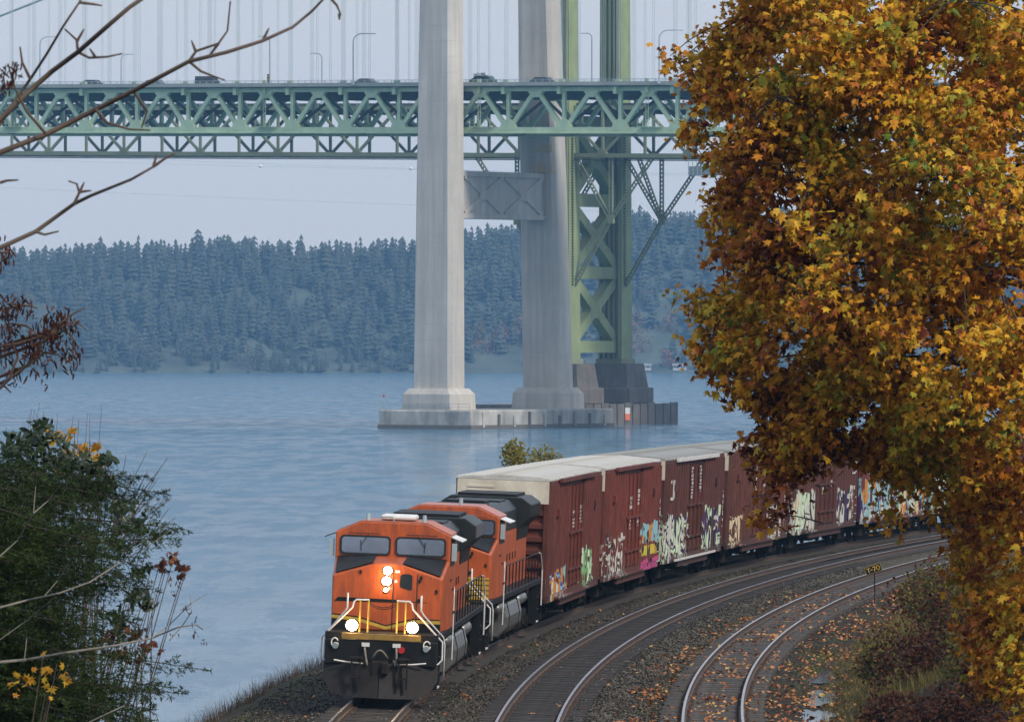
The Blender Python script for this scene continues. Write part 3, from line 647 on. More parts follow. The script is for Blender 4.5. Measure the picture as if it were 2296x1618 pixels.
# vehicles on the deck ---------------------------------------------------
CARM = {k: MAT('car paint ' + k, c, .35) for k, c in dict(dark=(.03, .035, .04), grey=(.10, .11, .11), green=(.05, .09, .06)).items()}
def car(xd, v, lab, mat, Lc=4.6, H=1.5, van=False, rack=False):
    u = u_at(xd, v); r = empty('car', Bm @ Vector((u, v, z1(u) + 9.165)), (0, .0188, BR[2])); tag(r, lab, 'car', 'cars on the bridge deck')
    prof = [(-.5, .25), (.5, .25), (.5, .62), (.42, .66), (.30, 1.0), (-.22, 1.0), (-.38, .68), (-.5, .62)] if not van else [(-.5, .2), (.5, .2), (.5, .55), (.42, .6), (.33, 1.0), (-.48, 1.0), (-.5, .6)]
    mb = MB(); mb.prism([(a * Lc, c * H) for a, c in prof], lambda p, t: (p[0], t, p[1]), -.85, .85); bd = bevel(mb.build('body', mat, r), .08)
    for s in (-1, 1):
        mb = MB(); mb.box(-.30 * Lc if not van else -.44 * Lc, .28 * Lc, s * .86 - .01, s * .86 + .01, .68 * H, .92 * H); mb.build('side_window', GLASS, r)
        for uu in (-.31, .31):
            mb = MB(); mb.cyl((uu * Lc, s * .7, .32), (uu * Lc, s * .92, .32), .32, 14); w = mb.build('wheel', RUBBER, r)
    if rack:
        mb = MB()
        for i in range(26):
            c = Vector((random.uniform(-1.9, .4), random.uniform(-.6, .6), H + random.uniform(-.2, .45))); d = Vector((random.uniform(-.6, .6), random.uniform(-.3, .3), random.uniform(-.3, .4)))
            mb.bar(c - d, c + d, .08, .08)
        mb.build('brush_load', CARM['green'], r)
car(465, 8, 'dark van on the bridge deck left of the concrete tower', CARM['dark'], 5.2, 2.1, True)
car(345, 10, 'low grey car on the bridge deck behind the bare branch', CARM['grey'])
car(205, 8, 'dark low car on the bridge deck near the left trees', CARM['dark'])
car(1083, 8, 'truck heaped with dark load on the bridge between the concrete legs', CARM['green'], 5.6, 1.9, False, True)
car(1215, 9, 'dark car on the bridge in front of the farther concrete leg', CARM['dark'], 4.8, 1.6)
car(820, 10, 'grey car on the bridge deck near the concrete tower', CARM['grey'], 4.5, 1.55)
# ------------------------------------------------------------------ tracks
RAILSIDE = MAT('rusty rail', (.075, .045, .03), .75, .2, .3, 3, world=True)
RAILTOP = MAT('polished rail head', (.62, .64, .68), .22, 1.0, .1, 2, world=True)
RAILTOP2 = MAT('dull rail head', (.42, .38, .36), .38, .8, .2, 2, world=True)
TIEM = MAT('oily wooden tie', (.020, .015, .012), .8, 0, .4, 5, (.055, .043, .032), .45, 4, (1, .3, 1), .4, 30, .02)
TIEM2 = MAT('grey weathered tie', (.085, .070, .058), .85, 0, .4, 5, (.03, .024, .019), .6, 4, (1, .3, 1), .5, 30, .02)
def track(tc_, cant, lab, top, tiem, s0, s1, tie_s0, tie_n):
    zb = float(RAILZ); r = empty('railroad_track', os2w(tc_, s0, zb - .3)); tag(r, lab, 'railroad track'); base = r.location
    for sd in (-1, 1):
        off = tc_ + sd * .7525; dz = -sd * cant
        ss = np.arange(s0, s1, 2.0)
        prof = [(-.07, -.18), (.07, -.18), (.07, -.165), (.012, -.14), (.012, -.045), (.036, -.03), (.036, -.003), (-.036, -.003), (-.036, -.03), (-.012, -.045), (-.012, -.14), (-.07, -.165)]
        k = len(prof); vs = []; fs = []
        for i, s in enumerate(ss):
            for a, c in prof: vs.append(os2w(off + a, s, zb + dz + c) - base)
        for i in range(len(ss) - 1):
            for j in range(k): fs.append((i*k+j, i*k+(j+1)%k, (i+1)*k+(j+1)%k, (i+1)*k+j))
        mb = MB(); mb.add(vs, fs); ro = mb.build('rail', RAILSIDE, r)
        vs = []; fs = []
        for i, s in enumerate(ss):
            for a, c in ((-.035, -.004), (.035, -.004), (.030, .002), (-.030, .002)): vs.append(os2w(off + a, s, zb + dz + c) - base)
        for i in range(len(ss) - 1):
            for j in range(4): fs.append((i*4+j, i*4+(j+1)%4, (i+1)*4+(j+1)%4, (i+1)*4+j))
        mb = MB(); mb.add(vs, fs); mb.build('rail_head', top, ro)
    tm = []
    for v in range(4):
        w = random.uniform(.105, .12); mb = MB(); mb.box(-1.3 - random.uniform(-.04, .06), 1.3 + random.uniform(-.04, .06), -w, w, -.36, -.182)
        tm.append(mb.mesh('tie', tiem))
    pm = MB(); pm.box(-.19, .19, -.09, .09, -.182, -.165); pm.box(-.15, -.10, -.05, -.02, -.165, -.13); pm.box(.10, .15, .02, .05, -.165, -.13); plate = pm.mesh('tie_plate', RAILSIDE)
    for i in range(tie_n):
        s = tie_s0 + i * .52 + random.uniform(-.03, .03); p = os2w(tc_ + random.uniform(-.03, .03), s, zb + random.uniform(-.012, .004)) - base
        t_ = inst('tie', tm[i % 4], r, p, (0, cant / .75, -s / RB + random.uniform(-.02, .02)))
        if i < 110:
            for sd in (-.7525, .7525): inst('tie_plate', plate, t_, (sd, 0, 0))
    bv = MB(); bv.box(-1.3, 1.3, -.11, .11, -.36, -.19)
    sr = np.concatenate([np.arange(tie_s0 + tie_n * .52, s1, .52), np.arange(s0, tie_s0 - .3, .52)])
    P = np.array([tuple(os2w(tc_, s, zb) - base) for s in sr]); R = np.zeros((len(sr), 3, 3)); c = np.cos(-sr / RB); d = np.sin(-sr / RB)
    R[:, 0, 0] = c; R[:, 0, 1] = -d; R[:, 1, 0] = d; R[:, 1, 1] = c; R[:, 2, 2] = 1
    scatter('far_ties', bv.v, bv.f, R, P, rng.random(len(sr)), tiem, r)
    # loose spikes, anchors and clips along the rail as real geometry
    return r
CANT = .029
track(TA, CANT, 'railroad track under the freight train nearest the water', RAILTOP, TIEM, -20, 400, 13, 60)
track(TB, CANT, 'empty main railroad track with bright polished rails beside the train', RAILTOP, TIEM, -20, 400, 13, 260)
track(TC, .005, 'leaf-strewn siding track with dull rails below the grassy bank', RAILTOP2, TIEM2, -20, 400, 13, 260)
# ------------------------------------------------------------------ placing vehicles on the curve
def on_track(root, sf, Lc, roll=.040):
    r = RB - TA
    def pt(s): return Vector((CX - r * math.cos(s / r), CY + r * math.sin(s / r), RAILZ))
    a = pt(sf + .2 * Lc); b = pt(sf + .8 * Lc); d = (b - a).normalized(); o = a - d * (.2 * Lc)
    root.location = o; root.rotation_euler = (0, roll, -math.atan2(d.x, d.y))
def wheelset(root, name_truck, yc, half, mat=None, three=False):
    mb = MB()
    for s in (-1, 1):
        mb.box(s*1.08-.09, s*1.08+.09, yc-half, yc+half, .62, .86); mb.box(s*1.08-.1, s*1.08+.1, yc-.45, yc+.45, .30, .62)
        for yy in ((-half*.82, 0, half*.82) if three else (-half*.8, half*.8)):
            mb.box(s*1.1-.12, s*1.1+.12, yc+yy-.19, yc+yy+.19, .32, .68)
            mb.cyl((s*1.12, yc+yy, .5), (s*1.26, yc+yy, .5), .13, 10)
        for k in (-.3, -.1, .1, .3): mb.cyl((s*1.1, yc+k, .32), (s*1.1, yc+k, .7), .075, 8)
    mb.box(-1.0, 1.0, yc-.3, yc+.3, .45, .8)
    tr = mb.build('truck', GRIME, root)
    for yy in ((-half*.82, 0, half*.82) if three else (-half*.8, half*.8)):
        for s in (-1, 1):
            mb = MB(); rr = .51 if three else .46
            mb.cyl((s*.70, yc+yy, rr), (s*.83, yc+yy, rr), rr, 24); mb.cyl((s*.83, yc+yy, rr), (s*.86, yc+yy, rr), rr*.72, 20); mb.build('wheel', GRIME, tr)
        mb = MB(); mb.cyl((-.7, yc+yy, .48), (.7, yc+yy, .48), .09, 8); mb.build('axle', GRIME, tr)
def coupler(root, y, sgn):
    mb = MB(); mb.box(-.12, .12, min(y, y+sgn*.8), max(y, y+sgn*.8), .78, 1.02); mb.box(-.22, .20, min(y-sgn*.12, y+sgn*.18), max(y-sgn*.12, y+sgn*.18), .70, 1.08); mb.box(.06, .24, min(y-sgn*.26, y), max(y-sgn*.26, y), .74, 1.04)
    bevel(mb.build('coupler', GRIME, root), .03)
# ------------------------------------------------------------------ locomotives
LOWH = ('hood', 'radiator', 'fan_grille', 'roof_hatch', 'louvre')
def locomotive(lead, sf):
    r = empty('locomotive'); on_track(r, sf, 22.3)
    tag(r, 'leading orange diesel locomotive with three lit headlights and black snow plow' if lead else 'second orange diesel locomotive coupled behind the lit leading one', 'locomotive')
    LT = 22.3
    # underframe
    mb = MB(); mb.box(-1.50, 1.50, .75, LT-.75, 1.62, 1.80); bevel(mb.build('walkway', LBLACK, r), .02)
    mb = MB(); mb.box(-1.1, 1.1, .9, LT-.9, 1.05, 1.62); mb.build('underframe', GRIME, r)
    mb = MB(); mb.box(-1.48, 1.48, .62, 1.15, .95, 1.62); bevel(mb.build('pilot', LBLACK, r), .03)
    for ys, sg in ((.45, 1), (LT-.45, -1)): coupler(r, ys, sg)
    wheelset(r, 'truck', 4.1, 2.1, three=True); wheelset(r, 'truck', LT-4.1, 2.1, three=True)
    mb = MB(); prof = [(-1.25, .42), (1.25, .42), (1.5, .7), (1.52, 1.05), (1.42, 1.45), (-1.42, 1.45), (-1.52, 1.05), (-1.5, .7)]
    mb.prism(prof, lambda p, t: (p[0], t, p[1]), 8.2, 14.0); tk = bevel(mb.build('fuel_tank', SILVER, r), .06, 3)
    for y in (9.2, 13.0):
        mb = MB(); mb.prism([(a*1.012, .935+(c-.935)*1.02) for a, c in prof], lambda p, t: (p[0], t, p[1]), y, y+.09); mb.build('tank_strap', GRIME, tk)
    mb = MB(); mb.cyl((1.28, 14.3, 1.35), (1.28, 16.6, 1.35), .2, 14); mb.cyl((1.28, 6.6, 1.35), (1.28, 8.0, 1.35), .2, 14); mb.build('air_reservoir', SILVER, r, True)
    if lead:
        # V-shaped snow plow
        mb = MB(); o1 = [(-1.52, 1.02), (-.01, 1.02), (-.01, .10), (-.95, .10), (-1.30, .22), (-1.52, .58)]
        for s in (1, -1):
            f = [(p[0]*s, .78 - .42*(1 - abs(p[0])/1.52) - .16*(1.02-p[1]), p[1]) for p in o1]; bk = [(x, y+.07, z) for x, y, z in f]
            mb.loft(f, bk) if s > 0 else mb.loft(bk, f)
        pl = mb.build('plow', PLOW, r)
        for x in (-.62, .62):
            mb = MB(); mb.box(x-.17, x+.17, .18, .42, 1.12, 1.17); mb.box(x-.13, x-.09, .25, .33, .35, 1.14); mb.box(x+.09, x+.13, .25, .33, .35, 1.14); mb.box(x-.13, x+.13, .22, .32, .62, .66); mb.build('uncoupling_step', GRIME, pl)
        for sg in (-1, 1):
            mb = MB(); mb.tube([(sg*.25, .50, .98), (sg*.9, .48, 1.02), (sg*1.22, .48, 1.06)], .022, 6); mb.build('cut_lever', WHITE, r)
    # end plate, steps
    mb = MB(); mb.box(-1.05, 1.05, .58, .62, 1.62, 1.78); bevel(mb.build('end_plate', DULLY, r), .01)
    for (y0, sg) in ((1.0, 1), (LT-1.9, 1)):
        for s in (-1, 1):
            st = MB(); st.box(s*1.36-.14, s*1.36+.14, y0, y0+.04, .35, 1.7); so = st.build('step_well', LBLACK, r)
            st = MB(); st.box(s*1.36-.14, s*1.36+.14, y0+.86, y0+.9, .35, 1.7); st.build('step_side', LBLACK, so)
            for z in (.38, .78, 1.18):
                st = MB(); st.box(s*1.36-.15, s*1.36+.15, y0+.05, y0+.85, z, z+.04); st.build('step', WHITE if z < .5 else GRIME, so)
    # nose: full-width, peaked front edge
    Fp = [(-1.46, 1.80), (1.46, 1.80), (1.47, 3.33), (.32, 3.72), (-.32, 3.72), (-1.47, 3.33)]
    Bp = [(-1.53, 1.80), (1.53, 1.80), (1.54, 3.80), (.36, 3.86), (-.36, 3.86), (-1.54, 3.80)]
    yn, yc_, yb = 2.1, 3.75, 6.3
    mb = MB(); mb.loft([(a, yn, c) for a, c in Fp], [(a, yc_, c) for a, c in Bp]); nose = bevel(mb.build('nose', ORANGE, r), .05, 3)
    for s in (-1, 1):       # black anti-glare panels on the sloping nose top
        A = Vector((s*1.40, yn+.06, 3.40)); B = Vector((s*.40, yn+.06, 3.735)); C_ = Vector((s*.42, yc_-.02, 3.885)); D = Vector((s*1.47, yc_-.02, 3.82))
        mb = MB(); up = Vector((0, -.006, .015)); mb.hexa([A, B, C_, D, A+up, B+up, C_+up, D+up]); mb.build('antiglare_panel', LBLACK, nose)
    # painted bands on the nose front
    def front(poly, name, mat, y=yn-.008):
        mb = MB(); mb.prism(poly, lambda p, t: (p[0], t, p[1]), y, yn-.001); return mb.build(name, mat, nose)
    if lead:
        front([(-1.452, 2.12), (-.75, 2.05), (0, 1.80+.04), (.75, 2.05), (1.452, 2.05), (1.452, 2.14), (.75, 2.15), (0, 1.93), (-.75, 2.15), (-1.452, 2.21)], 'yellow_stripe', YEL)
        front([(-1.452, 2.21+.003), (-.75, 2.153), (0, 1.933), (.75, 2.153), (1.452, 2.143), (1.452, 2.175), (.75, 2.19), (0, 1.97), (-.75, 2.19), (-1.452, 2.25)], 'black_line', LBLACK)
        front([(-1.452, 1.805), (-.9, 1.805), (-.75, 2.045), (-1.452, 2.115)], 'black_corner', LBLACK); front([(.9, 1.805), (1.452, 1.805), (1.452, 2.045), (.75, 2.045)], 'black_corner', LBLACK)
        front([(-1.40, 2.60), (-1.30, 2.72), (.28, 2.70), (.28, 2.62)], 'black_stripe', LBLACK); front([(.30, 2.645), (1.1, 2.645), (1.1, 2.66), (.30, 2.66)], 'black_pinstripe', LBLACK)
    else:
        front([(-1.44, 1.82), (1.44, 1.82), (1.44, 2.55), (-1.44, 2.55)], 'yellow_band', YEL)
        for z in (1.95, 2.12, 2.29, 2.46): front([(-1.44, z), (1.44, z), (1.44, z+.03), (-1.44, z+.03)], 'black_line', LBLACK, yn-.012)
    # nose door with its small window
    mb = MB()
    for a, c, w, h in ((.16, 2.63, .012, .82), (.80, 2.63, .012, .82)): mb.box(a-w, a+w, yn-.012, yn, c-h, c+h)
    mb.build('door_seam', RUBBER, nose)
    front([(.33, 3.10), (.36, 3.05), (.62, 2.98), (.66, 3.02), (.66, 3.38), (.60, 3.44), (.40, 3.44), (.34, 3.38)], 'door_window', GLASS, yn-.012)
    for (x, z) in ((.86, 2.7), (.86, 3.25), (-.72, 3.45), (.9, 3.35), (1.32, 2.97)):
        mb = MB(); mb.box(x-.03, x+.03, yn-.03, yn, z-.05, z+.05); mb.build('latch', LBLACK, nose)
    for (x, z, w) in ((.27, 3.50, .06), (.23, 3.22, .035), (.05, 3.01, .03), (-.10, 2.95, .03)):
        mb = MB(); mb.box(x-w, x+w, yn-.01, yn, z-.035, z+.035); mb.build('placard', WHITE, nose)
    # cab
    cp = [(-1.54, 1.80), (1.54, 1.80), (1.55, 4.52), (.88, 4.84), (-.88, 4.84), (-1.55, 4.52)]
    mb = MB(); mb.prism(cp, lambda p, t: (p[0], t, p[1]), yc_+.002, yb); cab = bevel(mb.build('cab', ORANGE, r), .04, 3)
    mb = MB(); mb.prism([(-1.552, 4.53), (-.885, 4.846), (.885, 4.846), (1.552, 4.53), (1.556, 4.545), (.89, 4.866), (-.89, 4.866), (-1.556, 4.545)], lambda p, t: (p[0], t, p[1]), yc_+.10, yb+.02); mb.build('cab_roof', MAT('faded roof paint', (.42, .16, .12) if not lead else (.40, .12, .06), .5, 0, .2, 2), cab)
    def rrect(x0, x1, z0, z1, rd, n=4):
        P = []
        for (cx, cz, a0) in ((x1-rd, z1-rd, 0), (x0+rd, z1-rd, 90), (x0+rd, z0+rd, 180), (x1-rd, z0+rd, 270)):
            for k in range(n+1):
                t = math.radians(a0 + 90*k/n); P.append((cx + rd*math.cos(t), cz + rd*math.sin(t)))
        return P
    for s in (-1, 1):
        x0, x1 = sorted((s*.06, s*1.43))
        mb = MB(); mb.prism(rrect(x0, x1, 3.88, 4.44, .12), lambda p, t: (p[0], t, p[1]), yc_-.035, yc_+.002); fr = mb.build('windshield_frame', RUBBER, cab)
        mb = MB(); mb.prism(rrect(x0+.055, x1-.055, 3.935, 4.385, .09), lambda p, t: (p[0], t, p[1]), yc_-.042, yc_-.036); mb.build('windshield', SHIELD, fr)
        mb = MB(); mb.bar((s*.35, yc_-.06, 4.50), (s*1.2, yc_-.06, 4.50), .025, .02)
        for a in (.65,): mb.bar((s*a, yc_-.06, 4.50), (s*(a+.22), yc_-.055, 4.14), .02, .02); mb.bar((s*(a+.22), yc_-.056, 4.30), (s*(a+.20), yc_-.052, 4.0), .022, .02)
        mb.build('wiper', RUBBER, cab)
        mb = MB(); mb.bar((s*1.25, yc_-.06, 3.84), (s*.8, yc_-.05, 3.83), .03, .03); mb.build('wiper_arm', RUBBER, cab)
        # side windows, sun visor, mirror
        for (ya, yb_) in ((yc_+.25, yc_+1.05), (yc_+1.2, yc_+2.05)):
            mb = MB(); mb.box(s*1.545-.012, s*1.545+.012, ya, yb_, 3.62, 4.38); wf = mb.build('side_window_frame', RUBBER, cab)
            mb = MB(); mb.box(s*1.56-.006, s*1.56+.006, ya+.06, yb_-.06, 3.68, 4.32); mb.build('side_window', GLASS, wf)
        mb = MB(); mb.hexa([(s*1.56, yc_+.2, 4.46), (s*1.56, yc_+2.1, 4.46), (s*1.86, yc_+2.1, 4.34), (s*1.86, yc_+.2, 4.34), (s*1.56, yc_+.2, 4.49), (s*1.56, yc_+2.1, 4.49), (s*1.86, yc_+2.1, 4.37), (s*1.86, yc_+.2, 4.37)]); mb.build('sun_visor', WHITE if s > 0 else LBLACK, cab)
        mb = MB(); mb.box(min(s*1.58, s*1.72), max(s*1.58, s*1.72), yc_+.1, yc_+.13, 3.8, 4.3); mb.build('mirror', GALV, cab)
        mb = MB(); mb.box(s*1.552-.012, s*1.552+.012, 2.9, 3.5, 2.0, 3.1); mb.build('side_door', ORANGE, cab) if False else None
        # small side details
        for (ya, za, l) in ((4.2, 3.2, .5), (5.2, 2.9, .4), (5.9, 2.2, .5)):
            mb = MB(); mb.box(s*1.55-.01, s*1.55+.015, ya, ya+l, za, za+.06); mb.build('side_latch', LBLACK, cab)
    # roof equipment
    if lead:
        mb = MB(); mb.box(-.40, .55, 4.3, 5.6, 4.89, 5.04); bevel(mb.build('roof_air_conditioner', WHITE, cab), .07, 3)
        for x in (-.72, .80):
            mb = MB(); mb.cyl((x, 4.1, 4.86), (x, 4.1, 5.07), .07, 10, .05); mb.build('antenna', GALV, cab)
        mb = MB(); mb.tube([(-.40, 4.0, 4.88), (-.36, 4.0, 4.99), (-.05, 4.0, 4.99), (-.02, 4.0, 4.88)], .02, 6); mb.build('roof_grab_rail', GALV, cab)
    else:
        mb = MB(); mb.cyl((.3, 4.4, 4.86), (.3, 4.4, 5.1), .06, 8); mb.build('antenna', GALV, cab)
    # long hood
    hw = 1.02
    mb = MB(); mb.prism([(-hw, 1.8), (hw, 1.8), (hw, 3.75), (-hw, 3.75)], lambda p, t: (p[0], t, p[1]), yb+.002, 17.0); mb.build('hood_side', ORANGE, r)
    mb = MB(); mb.prism([(-hw-.01, 3.752), (hw+.01, 3.752), (hw+.01, 4.45), (.75, 4.74), (-.75, 4.74), (-hw-.01, 4.45)], lambda p, t: (p[0], t, p[1]), yb+.004, 17.0); hd = bevel(mb.build('hood', LGREEN, r), .04)
    for i in range(9):       # hood doors
        y = 7.0 + i*1.08
        for s in (-1, 1):
            mb = MB(); mb.box(s*hw-.018, s*hw+.018, y, y+.95, 2.05, 3.65); d_ = mb.build('hood_door', ORANGE, r)
            mb = MB(); mb.box(s*(hw+.03)-.015, s*(hw+.03)+.015, y+.8, y+.86, 2.7, 2.95); mb.build('latch', LBLACK, d_)
    for (y0, y1, w, z1_) in ((7.0, 8.8, .8, .08), (9.3, 10.6, .62, .16), (11.4, 12.4, .5, .10), (13.2, 15.6, .75, .06)):
        mb = MB(); mb.box(-w, w, y0, y1, 4.70, 4.74+z1_); bevel(mb.build('roof_hatch', LBLACK, hd), .03)
    for s in (-1, 1):
        mb = MB()
        for i in range(9): mb.box(s*(hw+.02)-.02, s*(hw+.02)+.02, 6.6, 9.2, 3.85+.06*i, 3.88+.06*i)
        mb.build('louvre', LBLACK, hd)
    # flared radiator section
    fw = 1.46
    mb = MB(); rp = [(-1.05, 3.3), (1.05, 3.3), (1.12, 3.75), (fw, 4.15), (fw, 4.60), (1.15, 4.83), (-1.15, 4.83), (-fw, 4.60), (-fw, 4.15), (-1.12, 3.75)]
    mb.prism(rp, lambda p, t: (p[0], t, p[1]), 17.002, 21.0); rad = bevel(mb.build('radiator', LGREEN, r), .03)
    mb = MB(); mb.box(-1.04, 1.04, 17.002, 20.9, 1.8, 3.3); mb.build('radiator_base', ORANGE, r)
    for i in range(4):
        mb = MB(); mb.box(-.95, .95, 17.3+i*.92, 18.05+i*.92, 4.83, 4.93); mb.build('fan_grille', LBLACK, rad)
    for s in (-1, 1):
        mb = MB(); mb.box(s*fw-.01, s*fw+.015, 17.2, 20.8, 4.19, 4.56); mb.build('radiator_mesh', MAT('radiator mesh', (.085, .075, .085), .6) if s > 0 and lead else GRIME, rad)
    # handrails and stanchions along the walkway
    for s in (-1, 1):
        mb = MB(); mb.tube([(s*1.47, 6.7, 2.75), (s*1.47, 20.6, 2.75)], .02, 6); mb.build('handrail', LBLACK, r)
        for i, y in enumerate(np.arange(6.7, 20.8, 1.28)):
            mb = MB(); mb.cyl((s*1.47, y, 1.78), (s*1.47, y, 2.77), .022, 6); mb.build('stanchion', LBLACK, r)
        mb = MB(); mb.tube([(s*1.50, 20.75, 2.75), (s*1.52, 21.2, 2.70), (s*1.54, 21.75, 2.1), (s*1.54, 21.8, .9)], .022, 6); mb.build('corner_rail', WHITE, r)
        mb = MB(); mb.tube([(s*1.52, 6.55, 2.95), (s*1.54, 6.45, 2.75), (s*1.54, 6.4, 1.5), (s*1.54, 6.4, .9)], .02, 6); mb.build('corner_rail', WHITE, r)
    # front end rails: white tubes bowed outwards, yellow posts, chain
    for s in (-1, 1):
        mb = MB(); mb.tube([(s*.36, .80, 2.72), (s*.70, .80, 2.72), (s*.77, .80, 2.66), (s*.80, .80, 2.50), (s*1.05, .85, 2.22), (s*1.50, .92, 1.72), (s*1.60, .95, 1.62), (s*1.61, .96, 1.15), (s*1.50, .9, 1.02), (s*1.35, .85, 1.0)], .024, 8); mb.build('corner_rail', WHITE, r, True)
        mb = MB(); mb.tube([(s*.98, 1.35, 2.88), (s*.98, 1.35, 2.45), (s*1.06, 1.3, 2.32), (s*1.56, 1.95, 1.70), (s*1.60, 1.98, 1.5), (s*1.60, 1.98, .62)], .024, 8); mb.build('corner_rail', WHITE, r, True)
        for x in (.38, .60):
            mb = MB(); mb.cyl((s*x, .80, 1.76), (s*x, .80, 2.72), .026, 6); mb.build('rail_post', YEL, r)
    mb = MB(); mb.tube([(x, .80, 2.66 - .14*(1-(x/.37)**2)) for x in np.linspace(-.37, .37, 11)], .012, 5); mb.build('chain', LBLACK, r); mb = MB(); mb.tube([(x, .80, 2.60 - .13*(1-(x/.37)**2)) for x in np.linspace(-.37, .37, 11)], .012, 5); mb.build('chain', LBLACK, r)
    # brake hoses
    for (xa, xb, dip) in ((-.42, -.36, .28), (.42, .36, .28), (-.2, .2, -.22)):
        mb = MB(); P = []
        for k in np.linspace(0, 1, 9): P.append((xa + (xb-xa)*k + (.05*math.sin(k*3.1) if abs(xa) > .3 else 0), .5 - .12*math.sin(k*3.14), 1.42 - dip*math.sin(k*3.14) - (.32*k if abs(xa) > .3 else .28)))
        mb.tube(P, .028, 7); mb.build('brake_hose', MAT('grey hose', (.16, .14, .12), .7) , r, True)
    for x in (-.40, .42):
        mb = MB(); mb.box(x-.10, x+.10, .50, .60, 1.44, 1.54); mb.build('hose_valve', WHITE, r)
    for s in (-1, 1):
        mb = MB(); mb.tube([(s*1.22 + .09*math.cos(a), .55, 1.52 + .12*math.sin(a)) for a in np.linspace(.4, 6.2, 12)], .018, 6); mb.build('cable_loop', WHITE, r)
        mb = MB(); mb.cyl((s*1.20, .62, 1.45), (s*1.20, .52, 1.43), .08, 10); mb.build('air_fitting', GALV, r)
    # lamps
    def lamp_(x, y, z, rad_, on=True, house=True):
        if house:
            mb = MB(); mb.cyl((x, y+.10, z), (x, y-.02, z), rad_+.035, 20); hs = mb.build('headlight_housing', LBLACK, r)
        mb = MB(); pr = [(y-.02 - .07*math.sin(a), max(.004, rad_*math.cos(a))) for a in np.linspace(0, math.pi/2, 6)]
        mb.tube([(x, p[0], z) for p in pr], [p[1] for p in pr], 20); mb.build('headlight', LAMP if on else GLASS, r, True)
        if on:
            pl_ = bpy.data.lights.new('headlight_glow', 'POINT'); pl_.energy = 160*rad_**2*4; pl_.color = (1, .62, .28); pl_.shadow_soft_size = .06
            po_ = bpy.data.objects.new('headlight_glow', pl_); po_.location = (x, y-.22, z); link(po_, r)
    lamp_(.0, yn, 3.52, .115, lead); lamp_(-.02, yn, 3.22, .12, lead); lamp_(-.03, yn, 2.97, .055, lead)
    for s in (-1, 1): lamp_(s*.80, .78, 1.99, .155, lead)
    mb = MB(); mb.cyl((.55, .62, 1.38), (.55, .54, 1.38), .085, 14); mb.build('marker_light', REDL, r)
    for ch in r.children_recursive:
        if ch.type == 'MESH':
            for v in ch.data.vertices:
                if v.co.z > 1.8: v.co.z = 1.8 + (v.co.z - 1.8) * (.875 if lead and (ch.name.startswith(LOWH) or (ch.parent and ch.parent.name.startswith(LOWH))) else (.935 if lead else .90))
    return r
locomotive(True, 29.0); locomotive(False, 29.0 + 22.4)
